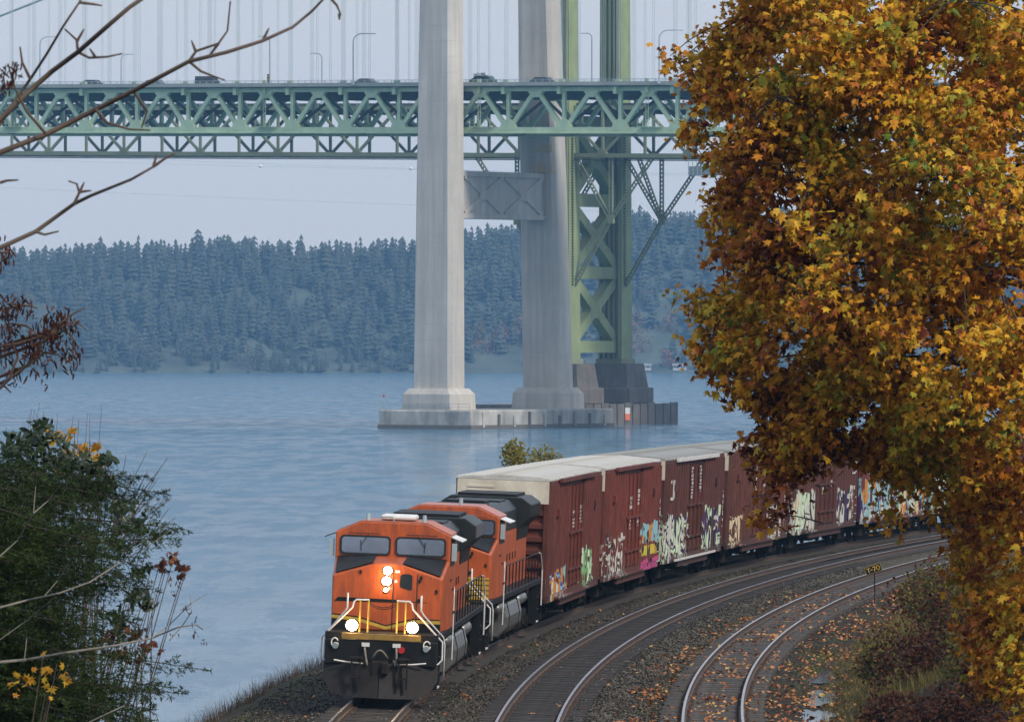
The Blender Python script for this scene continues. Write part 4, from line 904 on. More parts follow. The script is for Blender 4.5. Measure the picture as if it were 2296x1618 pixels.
# ------------------------------------------------------------------ box cars
def text_mesh(txt, size, mat, extr=.004):
    cu = bpy.data.curves.new('lettering', 'FONT'); cu.body = txt; cu.size = size; cu.extrude = extr; cu.align_x = 'CENTER'; cu.align_y = 'CENTER'; cu.resolution_u = 3; cu.offset = -.010 if txt[0] == 'T' else 0
    ob = bpy.data.objects.new('lettering', cu); COL.objects.link(ob); dg = bpy.context.evaluated_depsgraph_get()
    me = bpy.data.meshes.new_from_object(ob.evaluated_get(dg)); bpy.data.objects.remove(ob); me.materials.clear(); me.materials.append(mat); return me
def carpaint(name, base, root, patches, rust=.35):
    m, t, b, o = newmat(name); tcn = t.nodes.new('ShaderNodeTexCoord'); tcn.object = root; co = tcn.outputs['Object']
    n1 = noise(t, co, .9, 5); col = ramp(t, n1, [(.3, tuple(x*.6 for x in base)), (.7, tuple(x*1.35 for x in base))]).outputs[0]
    st = noise(t, co, 1, 5, .7, (3, 5, .5)); col = mixc(t, ramp(t, st, [(.48, (0,0,0)), (.75, (rust,)*3)]).outputs[0], col, (.055, .028, .018))
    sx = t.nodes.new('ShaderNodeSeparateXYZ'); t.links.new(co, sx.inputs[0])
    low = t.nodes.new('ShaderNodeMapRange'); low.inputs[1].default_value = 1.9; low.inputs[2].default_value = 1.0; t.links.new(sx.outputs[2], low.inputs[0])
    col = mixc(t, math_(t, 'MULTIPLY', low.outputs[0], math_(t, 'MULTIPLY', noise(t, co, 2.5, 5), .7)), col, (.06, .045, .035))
    fine = noise(t, co, 1, 4, .65, (1, 7, 2.0))
    xs = t.nodes.new('ShaderNodeMath'); xs.operation = 'GREATER_THAN'; xs.inputs[1].default_value = 1.40; t.links.new(sx.outputs[0], xs.inputs[0])
    for i, (y0, y1, z0, z1_, stops, sc) in enumerate(patches):
        a = math_(t, 'ABSOLUTE', math_(t, 'DIVIDE', math_(t, 'SUBTRACT', sx.outputs[1], (y0+y1)/2), (y1-y0)/2))
        c = math_(t, 'ABSOLUTE', math_(t, 'DIVIDE', math_(t, 'SUBTRACT', sx.outputs[2], (z0+z1_-.25)/2), (z1_-.25-z0)/2))
        e = math_(t, 'ADD', math_(t, 'MAXIMUM', a, c), math_(t, 'MULTIPLY', math_(t, 'SUBTRACT', noise(t, co, 1, 3, .6, (1, 2.2, 1.0)), .5), 1.5))
        mk = t.nodes.new('ShaderNodeMapRange'); mk.inputs[1].default_value = 1.0; mk.inputs[2].default_value = .93; t.links.new(e, mk.inputs[0])
        mp = t.nodes.new('ShaderNodeMapping'); mp.inputs['Location'].default_value = (7.3*i, 3.1*i, 1.7*i); mp.inputs['Scale'].default_value = (1, sc, sc*.55); t.links.new(co, mp.inputs[0])
        nn = t.nodes.new('ShaderNodeTexNoise'); nn.inputs['Scale'].default_value = 1.0; nn.inputs['Detail'].default_value = 2.0; nn.inputs['Distortion'].default_value = 1.2; t.links.new(mp.outputs[0], nn.inputs['Vector'])
        rp = ramp(t, nn.outputs['Fac'], stops, True)
        f = math_(t, 'MULTIPLY', math_(t, 'MULTIPLY', mk.outputs[0], rp.outputs[1]), math_(t, 'MULTIPLY', xs.outputs[0], ramp(t, fine, [(.34, (.15,)*3), (.42, (1,)*3)]).outputs[0]))
        col = mixc(t, f, col, rp.outputs[0])
    t.links.new(col, b.inputs['Base Color']); b.inputs['Roughness'].default_value = .6; b.inputs['Specular IOR Level'].default_value = .35
    bump(t, b, noise(t, co, 20, 4), .15, .01); return m
W_ = (.50, .49, .43, 1); K_ = (.012, .012, .02, 1); T_ = (0, 0, 0, 0); PU_ = (.05, .02, .08, 1); CY_ = (.22, .42, .46, 1); OR_ = (.50, .20, .03, 1); GN_ = (.16, .34, .13, 1); PK_ = (.45, .06, .18, 1); BL_ = (.02, .05, .30, 1); YL_ = (.50, .42, .05, 1); CR_ = (.60, .48, .30, 1); LG_ = (.50, .62, .42, 1)
scribble = [(0, T_), (.36, W_), (.41, T_), (.44, K_), (.475, W_), (.53, T_), (.58, W_), (.63, T_)]
GRAF = [
 [(1.6, 7.2, .95, 2.2, [(0, T_), (.36, CR_), (.42, PU_), (.46, OR_), (.50, BL_), (.53, CY_), (.56, T_), (.62, W_)], .55), (12.2, 16.0, 1.05, 2.6, [(0, T_), (.38, GN_), (.46, LG_), (.53, K_), (.56, GN_), (.62, T_)], .6)],
 [(1.3, 7.2, .95, 2.7, scribble, .8), (12.4, 18.4, 1.9, 2.9, [(0, OR_), (.42, CY_), (.52, CY_), (.56, K_), (.60, CY_)], .5), (12.4, 18.4, 1.45, 2.1, [(0, YL_), (.44, YL_), (.50, K_), (.54, OR_), (.60, YL_)], .5), (12.4, 18.2, .9, 1.55, [(0, PK_), (.40, K_), (.44, PK_), (.56, PK_), (.60, K_)], .5)],
 [(1.0, 7.6, 1.0, 3.0, [(0, T_), (.34, LG_), (.40, PU_), (.45, W_), (.50, K_), (.53, LG_), (.58, T_), (.62, W_)], .7), (12.2, 17.6, 1.1, 3.1, [(0, T_), (.35, PU_), (.43, LG_), (.48, K_), (.53, W_), (.57, PU_), (.62, T_)], .7)],
 [(1.4, 5.0, .95, 2.5, [(0, T_), (.40, CR_), (.46, T_), (.49, CR_), (.56, T_)], .9), (12.4, 16.2, 1.0, 2.7, [(0, T_), (.36, W_), (.45, K_), (.48, W_), (.58, K_), (.62, CR_)], .7)],
 [(1.0, 6.6, 1.0, 3.1, [(0, T_), (.36, LG_), (.46, W_), (.54, K_), (.57, W_), (.62, CR_)], .6), (12.6, 17.0, 1.1, 2.9, [(0, PU_), (.40, W_), (.47, K_), (.52, W_), (.58, PU_), (.63, W_)], .7)],
 [(.9, 9.5, 1.0, 3.2, [(0, OR_), (.38, CY_), (.46, W_), (.50, PU_), (.54, CY_), (.60, OR_)], .5), (9.5, 18.0, 1.0, 3.0, [(0, GN_), (.38, CR_), (.44, OR_), (.48, K_), (.52, CY_), (.58, PU_), (.63, W_)], .5)],
 [(1, 17, 1.2, 3.4, [(0, W_), (.5, CY_), (.6, W_)], .5)], []]
ROOFM = [MAT('white car roof', (.62, .60, .55), .5, .1, .1, 1, (.30, .26, .20), .85, 1.1, (1, 1, 1), .1, 6, .02), MAT('galvanised car roof', (.42, .41, .37), .5, .3, .12, 1, (.18, .17, .15), .85, 1.1, (1, 1, 1), .1, 6, .02)]
CREAM = MAT('cream car end', (.66, .60, .47), .55, 0, .06, 1, (.26, .16, .10), .5, 1.3, (1, 1, .6))
STENC = MAT('stencil white', (.68, .66, .62), .6, 0, .1, 8, (.2, .06, .05), .5, 6)
BASEC = [(.115, .023, .013), (.140, .025, .013), (.085, .021, .013), (.102, .026, .015), (.086, .023, .014), (.17, .030, .024), (.62, .62, .60), (.10, .03, .025)]
CLAB = ['brown-red box car with cream end coupled behind the two locomotives', 'red-brown box car with cyan and pink graffiti and a six on its end', 'dark brown box car with white hooked logo and pale green graffiti', 'brown box car with cream graffiti and worn tall stencil columns',
        'brown box car with white graffiti, under the hanging maple twigs', 'red box car with bright cyan and orange graffiti', 'white box car glimpsed through the maple leaves', 'last brown box car hidden behind the maple']
MARKS = [[(.46, 3.2, 3.7), (.60, 3.3, 3.8)], [(.45, 3.35, 3.85), (.58, 3.45, 3.95), (.43, 2.6, 2.95), (.57, 2.65, 3.0)], [(.43, 3.3, 4.55), (.57, 3.5, 4.6)], [(.42, 3.2, 4.3), (.56, 3.3, 4.0), (.93, 1.4, 2.7)], [(.56, 2.9, 3.2), (.93, 1.3, 2.7), (.45, 2.6, 2.9)], [(.1, 3.1, 3.4)], [], []]
def boxcar(i, sf):
    r = empty('box_car'); on_track(r, sf, 19.4); tag(r, CLAB[i], 'box car')
    y0, y1, zb, zt_ = .85, 18.55, 1.02, 4.93; W = 1.48
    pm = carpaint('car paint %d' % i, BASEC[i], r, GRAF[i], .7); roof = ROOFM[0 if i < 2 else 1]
    mb = MB(); mb.box(-W, W, y0, y1, zb, zt_); body = mb.build('body', pm, r)
    # side sill and top plate
    for s in (-1, 1):
        mb = MB(); mb.box(s*(W+.05)-.06, s*(W+.05)+.06, y0, y1, zb-.12, zb+.14); mb.box(s*(W+.05)-.05, s*(W+.05)+.05, 5.2, 14.2, zb-.34, zb-.12); mb.build('side_sill', pm, r)
        mb = MB(); mb.box(s*(W+.045)-.055, s*(W+.045)+.055, y0, y1, zt_-.14, zt_); mb.build('top_plate', pm, r)
    pmm = MB(); pmm.hexa([(0, -.17, zb+.14), (0, .17, zb+.14), (.15, .09, zb+.14), (.15, -.09, zb+.14), (0, -.17, zt_-.14), (0, .17, zt_-.14), (.15, .09, zt_-.14), (.15, -.09, zt_-.14)]); post = pmm.mesh('side_post', pm)
    ys = list(np.linspace(y0+.18, 6.95, 9)) + list(np.linspace(12.45, y1-.18, 9))
    for y in ys: inst('side_post', post, r, (W, y, 0))
    mb = MB()
    for y in ys: mb.box(-W-.1, -W, y-.09, y+.09, zb+.14, zt_-.14)
    mb.build('far_side_posts', pm, r, kind='stuff')
    # pair of plug doors with lock rods
    for k, (da, db) in enumerate(((7.25, 9.67), (9.73, 12.15))):
        mb = MB(); mb.box(W, W+.05, da, db, zb+.2, zt_-.2); door = mb.build('door', pm, r)
        for y in np.linspace(da+.3, db-.3, 4):
            mb = MB(); mb.hexa([(W+.05, y-.10, zb+.25), (W+.05, y+.10, zb+.25), (W+.105, y+.05, zb+.25), (W+.105, y-.05, zb+.25), (W+.05, y-.10, zt_-.25), (W+.05, y+.10, zt_-.25), (W+.105, y+.05, zt_-.25), (W+.105, y-.05, zt_-.25)]); mb.build('door_rib', pm, door)
        for y in (da+.6, db-.6):
            mb = MB(); mb.cyl((W+.15, y, zb+.15), (W+.15, y, zt_-.3), .028, 6)
            for z in (1.5, 2.2, 2.9, 3.6): mb.box(W+.10, W+.19, y-.06, y+.06, z-.03, z+.03)
            mb.build('lock_rod', pm, door)
        for z in (1.75, 3.0):
            mb = MB(); mb.box(W+.105, W+.17, da+.1, db-.1, z, z+.09); mb.build('door_bar', pm, door)
    mb = MB(); mb.bar((W+.20, 3.4, zt_-.02), (W+.20, 15.8, zt_-.02), .11, .13); mb.bar((W+.21, 3.4, zb-.04), (W+.21, 15.8, zb-.04), .06, .08); mb.build('door_track', STENC if i == 2 else pm, r)
    for y in (3.2, 15.9):
        mb = MB(); mb.box(W+.05, W+.22, y-.22, y+.22, 3.72, 3.98); mb.build('track_bracket', pm, r)
    # ends: stacked horizontal ribs, cream top
    for (ye, sg) in ((y0, -1), (y1, 1)):
        a, b_ = sorted((ye, ye + sg*.02)); mb = MB(); mb.box(-W+.01, W-.01, a, b_, zb, 4.17); mb.build('end_wall', pm, r)
        for j in range(7):
            z = 1.14 + j*.432; mb = MB()
            mb.hexa([(-W+.08, ye+sg*.02, z), (W-.08, ye+sg*.02, z), (W-.08, ye+sg*.13, z+.06), (-W+.08, ye+sg*.13, z+.06), (-W+.08, ye+sg*.02, z+.27), (W-.08, ye+sg*.02, z+.27), (W-.08, ye+sg*.13, z+.20), (-W+.08, ye+sg*.13, z+.20)]); mb.build('end_rib', pm, r)
        a, b_ = sorted((ye, ye + sg*.05)); mb = MB(); mb.box(-W-.05, W+.05, a, b_, 4.18, 5.0); top = mb.build('end_panel', CREAM, r)
        for z in (4.34, 4.50, 4.66):
            a2, b2_ = sorted((ye+sg*.05, ye+sg*.075)); mb = MB(); mb.box(-W+.3, -.3 if z > 4.45 else W-.4, a2, b2_, z, z+.06); mb.build('end_panel_rib', CREAM, top)
        for s in (-1, 1):
            mb = MB(); mb.box(s*(W-.02)-.07, s*(W-.02)+.07, min(ye, ye+sg*.16), max(ye, ye+sg*.16), zb, 4.18); mb.build('corner_post', pm, r)
        # ladder near the corner, on the side and on the end
        ysd = ye - sg*.38
        for z in np.arange(1.1, 2.6, .38):
            mb = MB(); mb.box(W+.12, W+.15, ysd-.22, ysd+.22, z-.015, z+.015); mb.build('ladder_rung', STENC if i in (3, 4, 1) else pm, r)
        for z in np.arange(1.1, 2.6, .38):
            a3, b3 = sorted((ye+sg*.19, ye+sg*.22)); mb = MB(); mb.box(-1.35, -.9, a3, b3, z-.015, z+.015); mb.build('ladder_rung', pm, r)
        a4, b4 = sorted((ye+sg*.05, ye+sg*.5)); mb = MB(); mb.box(-1.1, 1.1, a4, b4, 1.05, 1.09); mb.build('brake_platform', GRIME, r)
    # roof: peaked sheet and raised panels
    mb = MB(); mb.prism([(-W-.09, zt_+.002), (W+.09, zt_+.002), (W+.09, zt_+.06), (0, zt_+.15), (-W-.09, zt_+.06)], lambda p, t: (p[0], t, p[1]), y0-.06, y1+.06); rf = mb.build('roof', roof, r)
    rp = MB(); n = 16; w = (y1 - y0) / n
    rp.prism([(-W-.05, zt_+.065), (0, zt_+.155), (W+.05, zt_+.065), (W+.05, zt_+.10), (0, zt_+.19), (-W-.05, zt_+.10)], lambda p, t: (p[0], t, p[1]), .04, .16); seam = rp.mesh('roof_seam', roof)
    pp = MB(); 
    for s in (-1, 1): pp.hexa([(s*.15, .28, zt_+.14), (s*1.4, .28, zt_+.066), (s*1.4, w-.1, zt_+.066), (s*.15, w-.1, zt_+.14), (s*.22, .36, zt_+.17), (s*1.3, .36, zt_+.105), (s*1.3, w-.18, zt_+.105), (s*.22, w-.18, zt_+.17)])
    pan = pp.mesh('roof_panel', roof)
    for k in range(n): inst('roof_seam', seam, rf, (0, y0 + k*w, 0)); inst('roof_panel', pan, rf, (0, y0 + k*w, 0))
    inst('roof_seam', seam, rf, (0, y1-.18, 0))
    # underframe, trucks
    mb = MB(); mb.box(-.25, .25, .6, 18.8, .72, 1.02); mb.box(-1.2, 1.2, 7, 12.4, .78, 1.0); mb.box(.5, 1.1, 8.2, 9.4, .45, .85); mb.cyl((.8, 10.2, .62), (.8, 11.6, .62), .2, 12); mb.build('underframe', GRIME, r)
    coupler(r, .12, 1); coupler(r, 19.28, -1)
    wheelset(r, 'truck', 2.9, 1.15); wheelset(r, 'truck', 16.5, 1.15)
    # stencils: columns of small white characters
    L_ = y1 - y0
    for (f, za, zb2) in MARKS[i]:
        mb = MB(); z = za; yy = y0 + f*L_
        while z < zb2:
            h = random.choice((.07, .10, .13))
            for dy in (-.42, -.27, -.12, .04, .19, .34):
                if random.random() < .72: mb.box(W+.106, W+.112, yy+dy, yy+dy+.10, z, z+h)
            z += h + .05
        mb.build('stencil_lettering', STENC, r, kind='stuff')
    if i in (2, 4):    # hooked logo
        f0 = y0 + (.065 if i == 2 else .90)*L_; mb = MB()
        for (a, c, b2_, d) in ((0, .28, 4.02-.0, 4.14), (.62, .86, 3.42, 4.14), (.95, 1.12, 3.42, 4.14), (-.05, .86, 3.36, 3.48), (.05, .3, 2.62, 2.8), (.6, .85, 2.62, 2.8)): mb.box(W+.152, W+.158, f0+a, f0+c, b2_, d)
        mb.build('logo', STENC, r)
    if i in (1, 2):
        mb = MB(); z = 1.9
        while z < 3.4:
            mb.box(W+.152, W+.158, y1-.42, y1-.42+random.uniform(.05, .25), z, z+random.uniform(.05, .2)); z += .24
        mb.build('stencil_lettering', STENC, r, kind='stuff')
    if i == 1:
        o = inst('number_six', text_mesh('6', .34, RUBBER), r, (W-.22, y0-.056, 4.76), (math.radians(90), 0, 0))
sfc = 29.0 + 44.75
for i in range(8): boxcar(i, sfc + i * 19.45)
# ------------------------------------------------------------------ T-70 marker sign
sp0 = px(1961, 1345, 251); gz = ground(sp0.x, sp0.y); sg_ = empty('track_sign', (sp0.x, sp0.y, gz)); tag(sg_, 'black and yellow T-70 track marker sign tilted on a thin post', 'sign')
zc = px(1957, 1275, 251).z - gz
mb = MB(); mb.box(-.022, .022, .02, .05, -.3, zc + .1); mb.build('post', GRIME, sg_)
ang = math.radians(-19)
for nm, mt, w, h, yy in (('sign_border', YEL, .309, .142, .012), ('sign_plate', LBLACK, .300, .133, .004)):
    mb = MB(); mb.box(-w, w, -yy-.006, -yy+.012, -h, h); o = mb.build(nm, mt, sg_); o.location = (-.05, (-.012 if nm == 'sign_plate' else 0), zc); o.rotation_euler = (0, ang, 0)
SYEL = MAT('sign yellow', (.85, .50, .04), .5)
STROKES = {'T': [((-.055, .075), (.055, .075)), ((0, .075), (0, -.075))], '-': [((-.03, -.005), (.03, -.005))], '7': [((-.05, .075), (.05, .075)), ((.05, .075), (-.02, -.075))],
           '0': [((-.03, .075), (.03, .075)), ((.03, .075), (.052, .045)), ((.052, .045), (.052, -.045)), ((.052, -.045), (.03, -.075)), ((.03, -.075), (-.03, -.075)), ((-.03, -.075), (-.052, -.045)), ((-.052, -.045), (-.052, .045)), ((-.052, .045), (-.03, .075))]}
for ch, xo in (('T', -.185), ('-', -.075), ('7', .045), ('0', .185)):
    mb = MB()
    for p, q in STROKES[ch]:
        d_ = Vector((q[0]-p[0], 0, q[1]-p[1])).normalized() * .010
        mb.bar(Vector((xo+p[0], -.028, p[1])) - d_, Vector((xo+q[0], -.028, q[1])) + d_, .019, .006, (0, 1, 0))
    o = mb.build('sign_letter', SYEL, sg_); o.location = (-.05, -.004, zc); o.rotation_euler = (0, ang, 0)
# ------------------------------------------------------------------ leaves
def fan(outline, c):
    vs = [c] + list(outline); n = len(outline); return vs, [(0, 1+i, 1+(i+1) % n) for i in range(n)]
half = [(.20, .00), (.50, .15), (.30, .33), (.54, .70), (.19, .58)]
outl = [(0, 0)] + half + [(0, 1.05)] + [(-a, c) for a, c in reversed(half)]
MAPLE = fan([(a, c - .35, -.30*abs(a) - .12*(c-.3)**2) for a, c in outl], (0, 0, .03))
OVAL = fan([(a, c, -.35*abs(a) - .1*c*c) for a, c in [(0, -.5), (.16, -.3), (.22, 0), (.15, .3), (0, .52), (-.15, .3), (-.22, 0), (-.16, -.3)]], (0, 0, .02))
SMALL = fan([(a, c, -.3*abs(a)) for a, c in [(0, -.5), (.3, -.1), (.2, .3), (0, .55), (-.25, .25), (-.3, -.1)]], (0, 0, .03))
def in_poly(P, poly):
    x, y = P[:, 0], P[:, 1]; c = np.zeros(len(P), bool); n = len(poly)
    for i in range(n):
        x1, y1 = poly[i]; x2, y2 = poly[(i+1) % n]
        c ^= ((y1 > y) != (y2 > y)) & (x < (x2-x1)*(y-y1)/(y2-y1+1e-9)+x1)
    return c
def dist_poly(P, poly):
    d = np.full(len(P), 1e9); n = len(poly); Q = np.array(poly, float)
    for i in range(n):
        a, b = Q[i], Q[(i+1) % n]; ab = b-a; t_ = np.clip(((P-a) @ ab)/(ab @ ab+1e-9), 0, 1); d = np.minimum(d, np.linalg.norm(P-(a+t_[:, None]*ab), axis=1))
    return d
MAPLE_STOPS = [(0, (.12, .028, .012)), (.10, (.26, .065, .016)), (.24, (.46, .15, .018)), (.42, (.64, .28, .018)), (.60, (.64, .36, .026)), (.78, (.38, .30, .026)), (1, (.13, .19, .025))]
MAPLEM = LEAF('autumn maple leaf', MAPLE_STOPS, .5, .13, .55, .42); MAPLEO = LEAF('autumn maple leaf single', MAPLE_STOPS, .5, .13, .55, .42, True)
# ---- big maple on the right
MY = 110.0; pmx = 15000 / MY
poly = [(1660,-380),(1655,0),(1685,40),(1640,80),(1605,115),(1590,165),(1585,240),(1590,290),(1570,320),(1612,370),(1610,430),(1596,500),(1612,560),(1590,610),(1570,680),(1585,740),(1562,800),(1580,835),(1640,855),(1650,900),(1690,905),(1735,935),(1690,985),(1690,1010),(1735,1060),(1715,1110),(1750,1165),(1770,1120),(1800,1040),(1890,1015),(1950,1030),(2000,1070),(2030,1110),(2090,1140),(2140,1170),(2150,1280),(2185,1400),(2165,1480),(2215,1560),(2250,1690),(2650,1700),(2720,500),(2600,-380)]
tb = Vector((11.2, 112.5, 0)); tb.z = ground(tb.x, tb.y)
maple = empty('maple_tree', tb); tag(maple, 'large maple with orange and gold autumn leaves hanging over the tracks', 'tree')
C2 = np.column_stack([rng.uniform(1530, 2720, 13000), rng.uniform(-380, 1700, 13000)]); C2 = C2[in_poly(C2, poly)]
keep = (C2[:, 0] < 2330) & (C2[:, 1] > -30); keep |= rng.random(len(C2)) < .30; C2 = C2[keep]
hole = n2(C2[:, 0] / 48, C2[:, 1] / 36, 6.0); C2 = C2[hole > -.30 + .1 * rng.normal(size=len(C2))][:4600]; print('clusters', len(C2))
dd = dist_poly(C2, poly) / pmx
thick = 4.2 * np.sqrt(np.clip(dd / 3.6, 0.01, 1))
# layered boughs: depth follows a lumpy front surface, most clusters near it
lump = 1.6 * n2(C2[:, 0] / 75, C2[:, 1] / 60, 1.0) + .7 * n2(C2[:, 0] / 30, C2[:, 1] / 26, 4.0)
fr = rng.random(len(C2)) ** 1.6
dy = -thick + fr * thick * 1.7 + lump * np.clip(thick / 3, .1, 1)
Yc = MY + dy
CW = np.column_stack([(C2[:, 0]-1148)*MY/15000, Yc, CAMZ-(C2[:, 1]-765)*MY/15000])
CW[:, 0] *= Yc / MY; CW[:, 2] = CAMZ + (CW[:, 2]-CAMZ) * Yc / MY
# loose sprays at the edge of the crown, against the sky
E2 = np.array([(1530,150),(1545,165),(1512,140),(1560,200),(1570,120),(1590,90),(1625,75),(1600,150),(1575,240),(1545,295),(1560,310),(1650,10),(1680,-5),(1620,110),(1640,130),(1580,180),(1530,300),(1545,675),(1560,660),(1580,690),(1700,1010),(1690,1040),(1705,1150),(1740,1170),(1975,1150),(2010,1180),(1650,890)], float)
E2 = np.repeat(E2, 2, 0) + rng.normal(size=(2*len(E2), 2))*9; EW = np.column_stack([(E2[:, 0]-1148)*MY/15000, np.full(len(E2), MY-.3), CAMZ-(E2[:, 1]-765)*MY/15000])
CW = np.concatenate([CW, EW]); dd = np.concatenate([dd, np.zeros(len(EW))])
k = 17; n = len(CW) * k
P = np.repeat(CW, k, 0) + rng.normal(size=(n, 3)) * np.array([.17, .20, .13])
out_ = np.array([-.05, -.32, .62]); nz = rng.normal(size=(n, 3)) * .72 + out_
tip = rng.normal(size=(n, 3)) * .55 + np.array([-.25, -.2, -.75])
Rf = frames(nz, np.cross(tip, nz)); sz = .075 + .13 * rng.random(n) ** 1.3
Rf[:, :, 0] *= rng.uniform(.5, 1.05, (n, 1)); Rf[:, :, 2] *= rng.uniform(-1.5, 3.5, (n, 1))
crn = np.repeat(rng.random(len(CW)), k) * .5 + rng.random(n) * .5
crn = np.clip(crn - .22 * np.exp(-np.repeat(dd, k) / .7), 0, 1)
vis = (P[:, 0]/P[:, 1]*15000+1148 < 2290) & (P[:, 2] < CAMZ + 765*P[:, 1]/15000)
order = np.argsort(np.where(vis, P[:, 1], 1e9)); single = order[:290]; rest = np.setdiff1d(np.arange(n), single)
scatter('crown', MAPLE[0], MAPLE[1], Rf[rest]*sz[rest, None, None], P[rest]-np.array(tb), crn[rest], MAPLEM, maple)
mb = MB(); mb.add(*MAPLE); lm = mb.mesh('leaf', MAPLEO)
for i in single:
    o = bpy.data.objects.new('leaf', lm); M = Matrix(Rf[i].tolist()).to_4x4(); M.translation = Vector(P[i]) - tb
    o.matrix_local = M @ Matrix.Scale(sz[i], 4); link(o, maple)
mb = MB(); mb.tube([(0, 0, -.5), (.1, 0, 2), (-.1, .1, 5), (.1, .2, 8.5), (0, 0, 12), (-.2, 0, 15)], [.48, .36, .31, .25, .18, .1], 12); mb.build('trunk', BARK, maple, True)
mb = MB(); li = rng.choice(len(CW), 60, replace=False)
def curve(a, b, sag, nn=7, jit=.08):
    a = Vector(a); b = Vector(b); return [a.lerp(b, q) + Vector((random.uniform(-jit, jit), random.uniform(-jit, jit), sag*math.sin(q*3.14)+random.uniform(-jit, jit))) * (1 if 0 < q < 1 else 0) for q in np.linspace(0, 1, nn)]
limbs = []
for j in li:
    e = Vector(CW[j]) - tb; z0 = min(14.5, max(2.5, e.z - random.uniform(.5, 2.5))); L_ = (e - Vector((0, 0, z0))).length
    pts_ = curve((0, 0, z0), e, random.uniform(.2, .9), 8, .12); limbs.append(pts_)
    mb = MB(); mb.tube(pts_, [.09*(1-q)+.012 for q in np.linspace(0, 1, 8)], 6); mb.build('limb', BARK, maple, True)
mb = MB()
for j in rng.choice(len(CW), 520, replace=False):
    e = Vector(CW[j]) - tb; L_ = random.choice(limbs)[4:]
    near = min((p for pl in limbs for p in pl[3:]), key=lambda p: (p-e).length_squared)
    mb.tube(curve(near, e + Vector((0, -.15, 0)), .08, 5, .03), [.022, .016, .012, .009, .006], 4)
mb.build('twigs', BARK, maple, kind='stuff')
mb = MB()
for e in EW[::2]:
    e = Vector(e) - tb; mb.tube(curve(e, e + Vector((random.uniform(.5, .9), random.uniform(.2, .6), random.uniform(-.35, .1))), .05, 5, .02), [.005, .008, .010, .012, .014], 5)
mb.build('edge_twigs', BARK, maple, kind='stuff')
# ---- shrubs
def shrub(name, lab, cat, X, Y, zb, lobes, nl, base, size, mat, stems, group=None, nrm=(-.1, -.6, .6), stem_mat=TWIG, jit=.7, loose=False):
    r = empty(name, (X, Y, zb)); tag(r, lab, cat, group)
    lob = np.array(lobes, float); w = (lob[:, 3:].prod(1)) ** .67; w /= w.sum(); ix = rng.choice(len(lob), nl, p=w)
    d = rng.normal(size=(nl, 3)); d /= np.linalg.norm(d, axis=1, keepdims=True); rad = rng.random((nl, 1)) ** .42 if not loose else np.clip(np.abs(rng.normal(size=(nl, 1))) * .8, 0, 1.35)
    P = lob[ix, :3] + d * rad * lob[ix, 3:]
    nz = rng.normal(size=(nl, 3)) * jit + np.array(nrm) + d*.3
    Rr_ = frames(nz) * rng.uniform(size*.6, size*1.3, (nl, 1, 1))
    scatter('foliage', base[0], base[1], Rr_, P, rng.random(nl), mat, r)
    for q in range(stems):
        l = lob[rng.integers(len(lob))]; e = l[:3] + rng.normal(size=3) * l[3:] * .5; s0 = Vector((random.uniform(-.15, .15)*size*5, random.uniform(-.1, .1), -.1))
        mb = MB(); mb.tube(curve(s0, e, .05, 6, .03), [.02, .016, .013, .01, .007, .004], 5); mb.build('stem', stem_mat, r)
    return r
REDL_ = LEAF('russet brush leaf', [(0, (.025, .008, .006)), (.4, (.065, .017, .009)), (.7, (.11, .036, .013)), (1, (.05, .042, .012))], .6, .25, .6, .45)
OLV = LEAF('olive brush leaf', [(0, (.05, .05, .012)), (.5, (.12, .11, .022)), (1, (.20, .15, .03))], .6, .3, .6, .45)
DKG = LEAF('dark evergreen broad leaf', [(0, (.014, .028, .013)), (.6, (.030, .050, .020)), (1, (.055, .075, .032))], .32, .12, .8, .3, gloss=.5)
YELL = LEAF('yellow maple leaf', [(0, (.42, .17, .02)), (.5, (.62, .32, .025)), (1, (.58, .38, .04))], .5, .4, .8, .3)
DRY = LEAF('dry brown leaf', [(0, (.06, .022, .016)), (.6, (.12, .04, .025)), (1, (.20, .08, .03))], .7, .2, .8, .3)
BUSHO = LEAF('olive willow leaf', [(0, (.12, .12, .022)), (.5, (.22, .19, .035)), (1, (.30, .24, .05))], .6, .35, .8, .4)
# brush on the right bank
for (xd, yd, Yb, w, h, nl, mat, lab) in [
    (2050, 1420, 176, 1.7, 1.1, 2600, REDL_, 'russet bramble thicket low on the bank beside the siding'), (2170, 1330, 168, 1.6, 1.3, 2600, REDL_, 'dark russet bush under the maple boughs on the bank'),
    (2110, 1560, 152, 1.5, .9, 2600, REDL_, 'red-brown bracken clump at the foot of the bank'), (2250, 1480, 148, 1.2, 1.1, 2200, REDL_, 'russet bush close under the maple on the bank'),
    (1985, 1450, 182, .9, .6, 1300, OLV, 'low olive weeds between the russet bramble and the ditch'), (2090, 1290, 196, 1.5, 1.0, 2000, REDL_, 'rust brown bush behind the bramble thicket on the bank'), (2200, 1420, 158, 1.4, 1.1, 2000, OLV, 'olive brush between two russet bushes under the maple'),
    (2150, 1250, 190, 1.8, 1.4, 2400, OLV, 'tall olive bush where the tracks vanish behind leaves'),
    (2270, 1300, 165, 1.6, 1.6, 2400, OLV, 'dull green bush beside the maple on the bank'), (1990, 1560, 160, .9, .5, 1100, REDL_, 'low russet weeds at the edge of the puddled ditch'), (2280, 1590, 138, .9, .8, 1500, REDL_, 'dark red bush under the lowest maple leaves')]:
    p = px(xd, yd, Yb); gz = ground(p.x, p.y); hh_ = max(.25, p.z - gz)
    shrub('bush', lab, 'bush', p.x, p.y, gz, [(random.uniform(-.5, .5)*w, random.uniform(-.4, .4)*w, hh_*random.uniform(.3, 1.0), w*.55, w*.5, h*.6) for _ in range(8)], nl, SMALL, .11, mat, 10, 'bushes on the right bank')
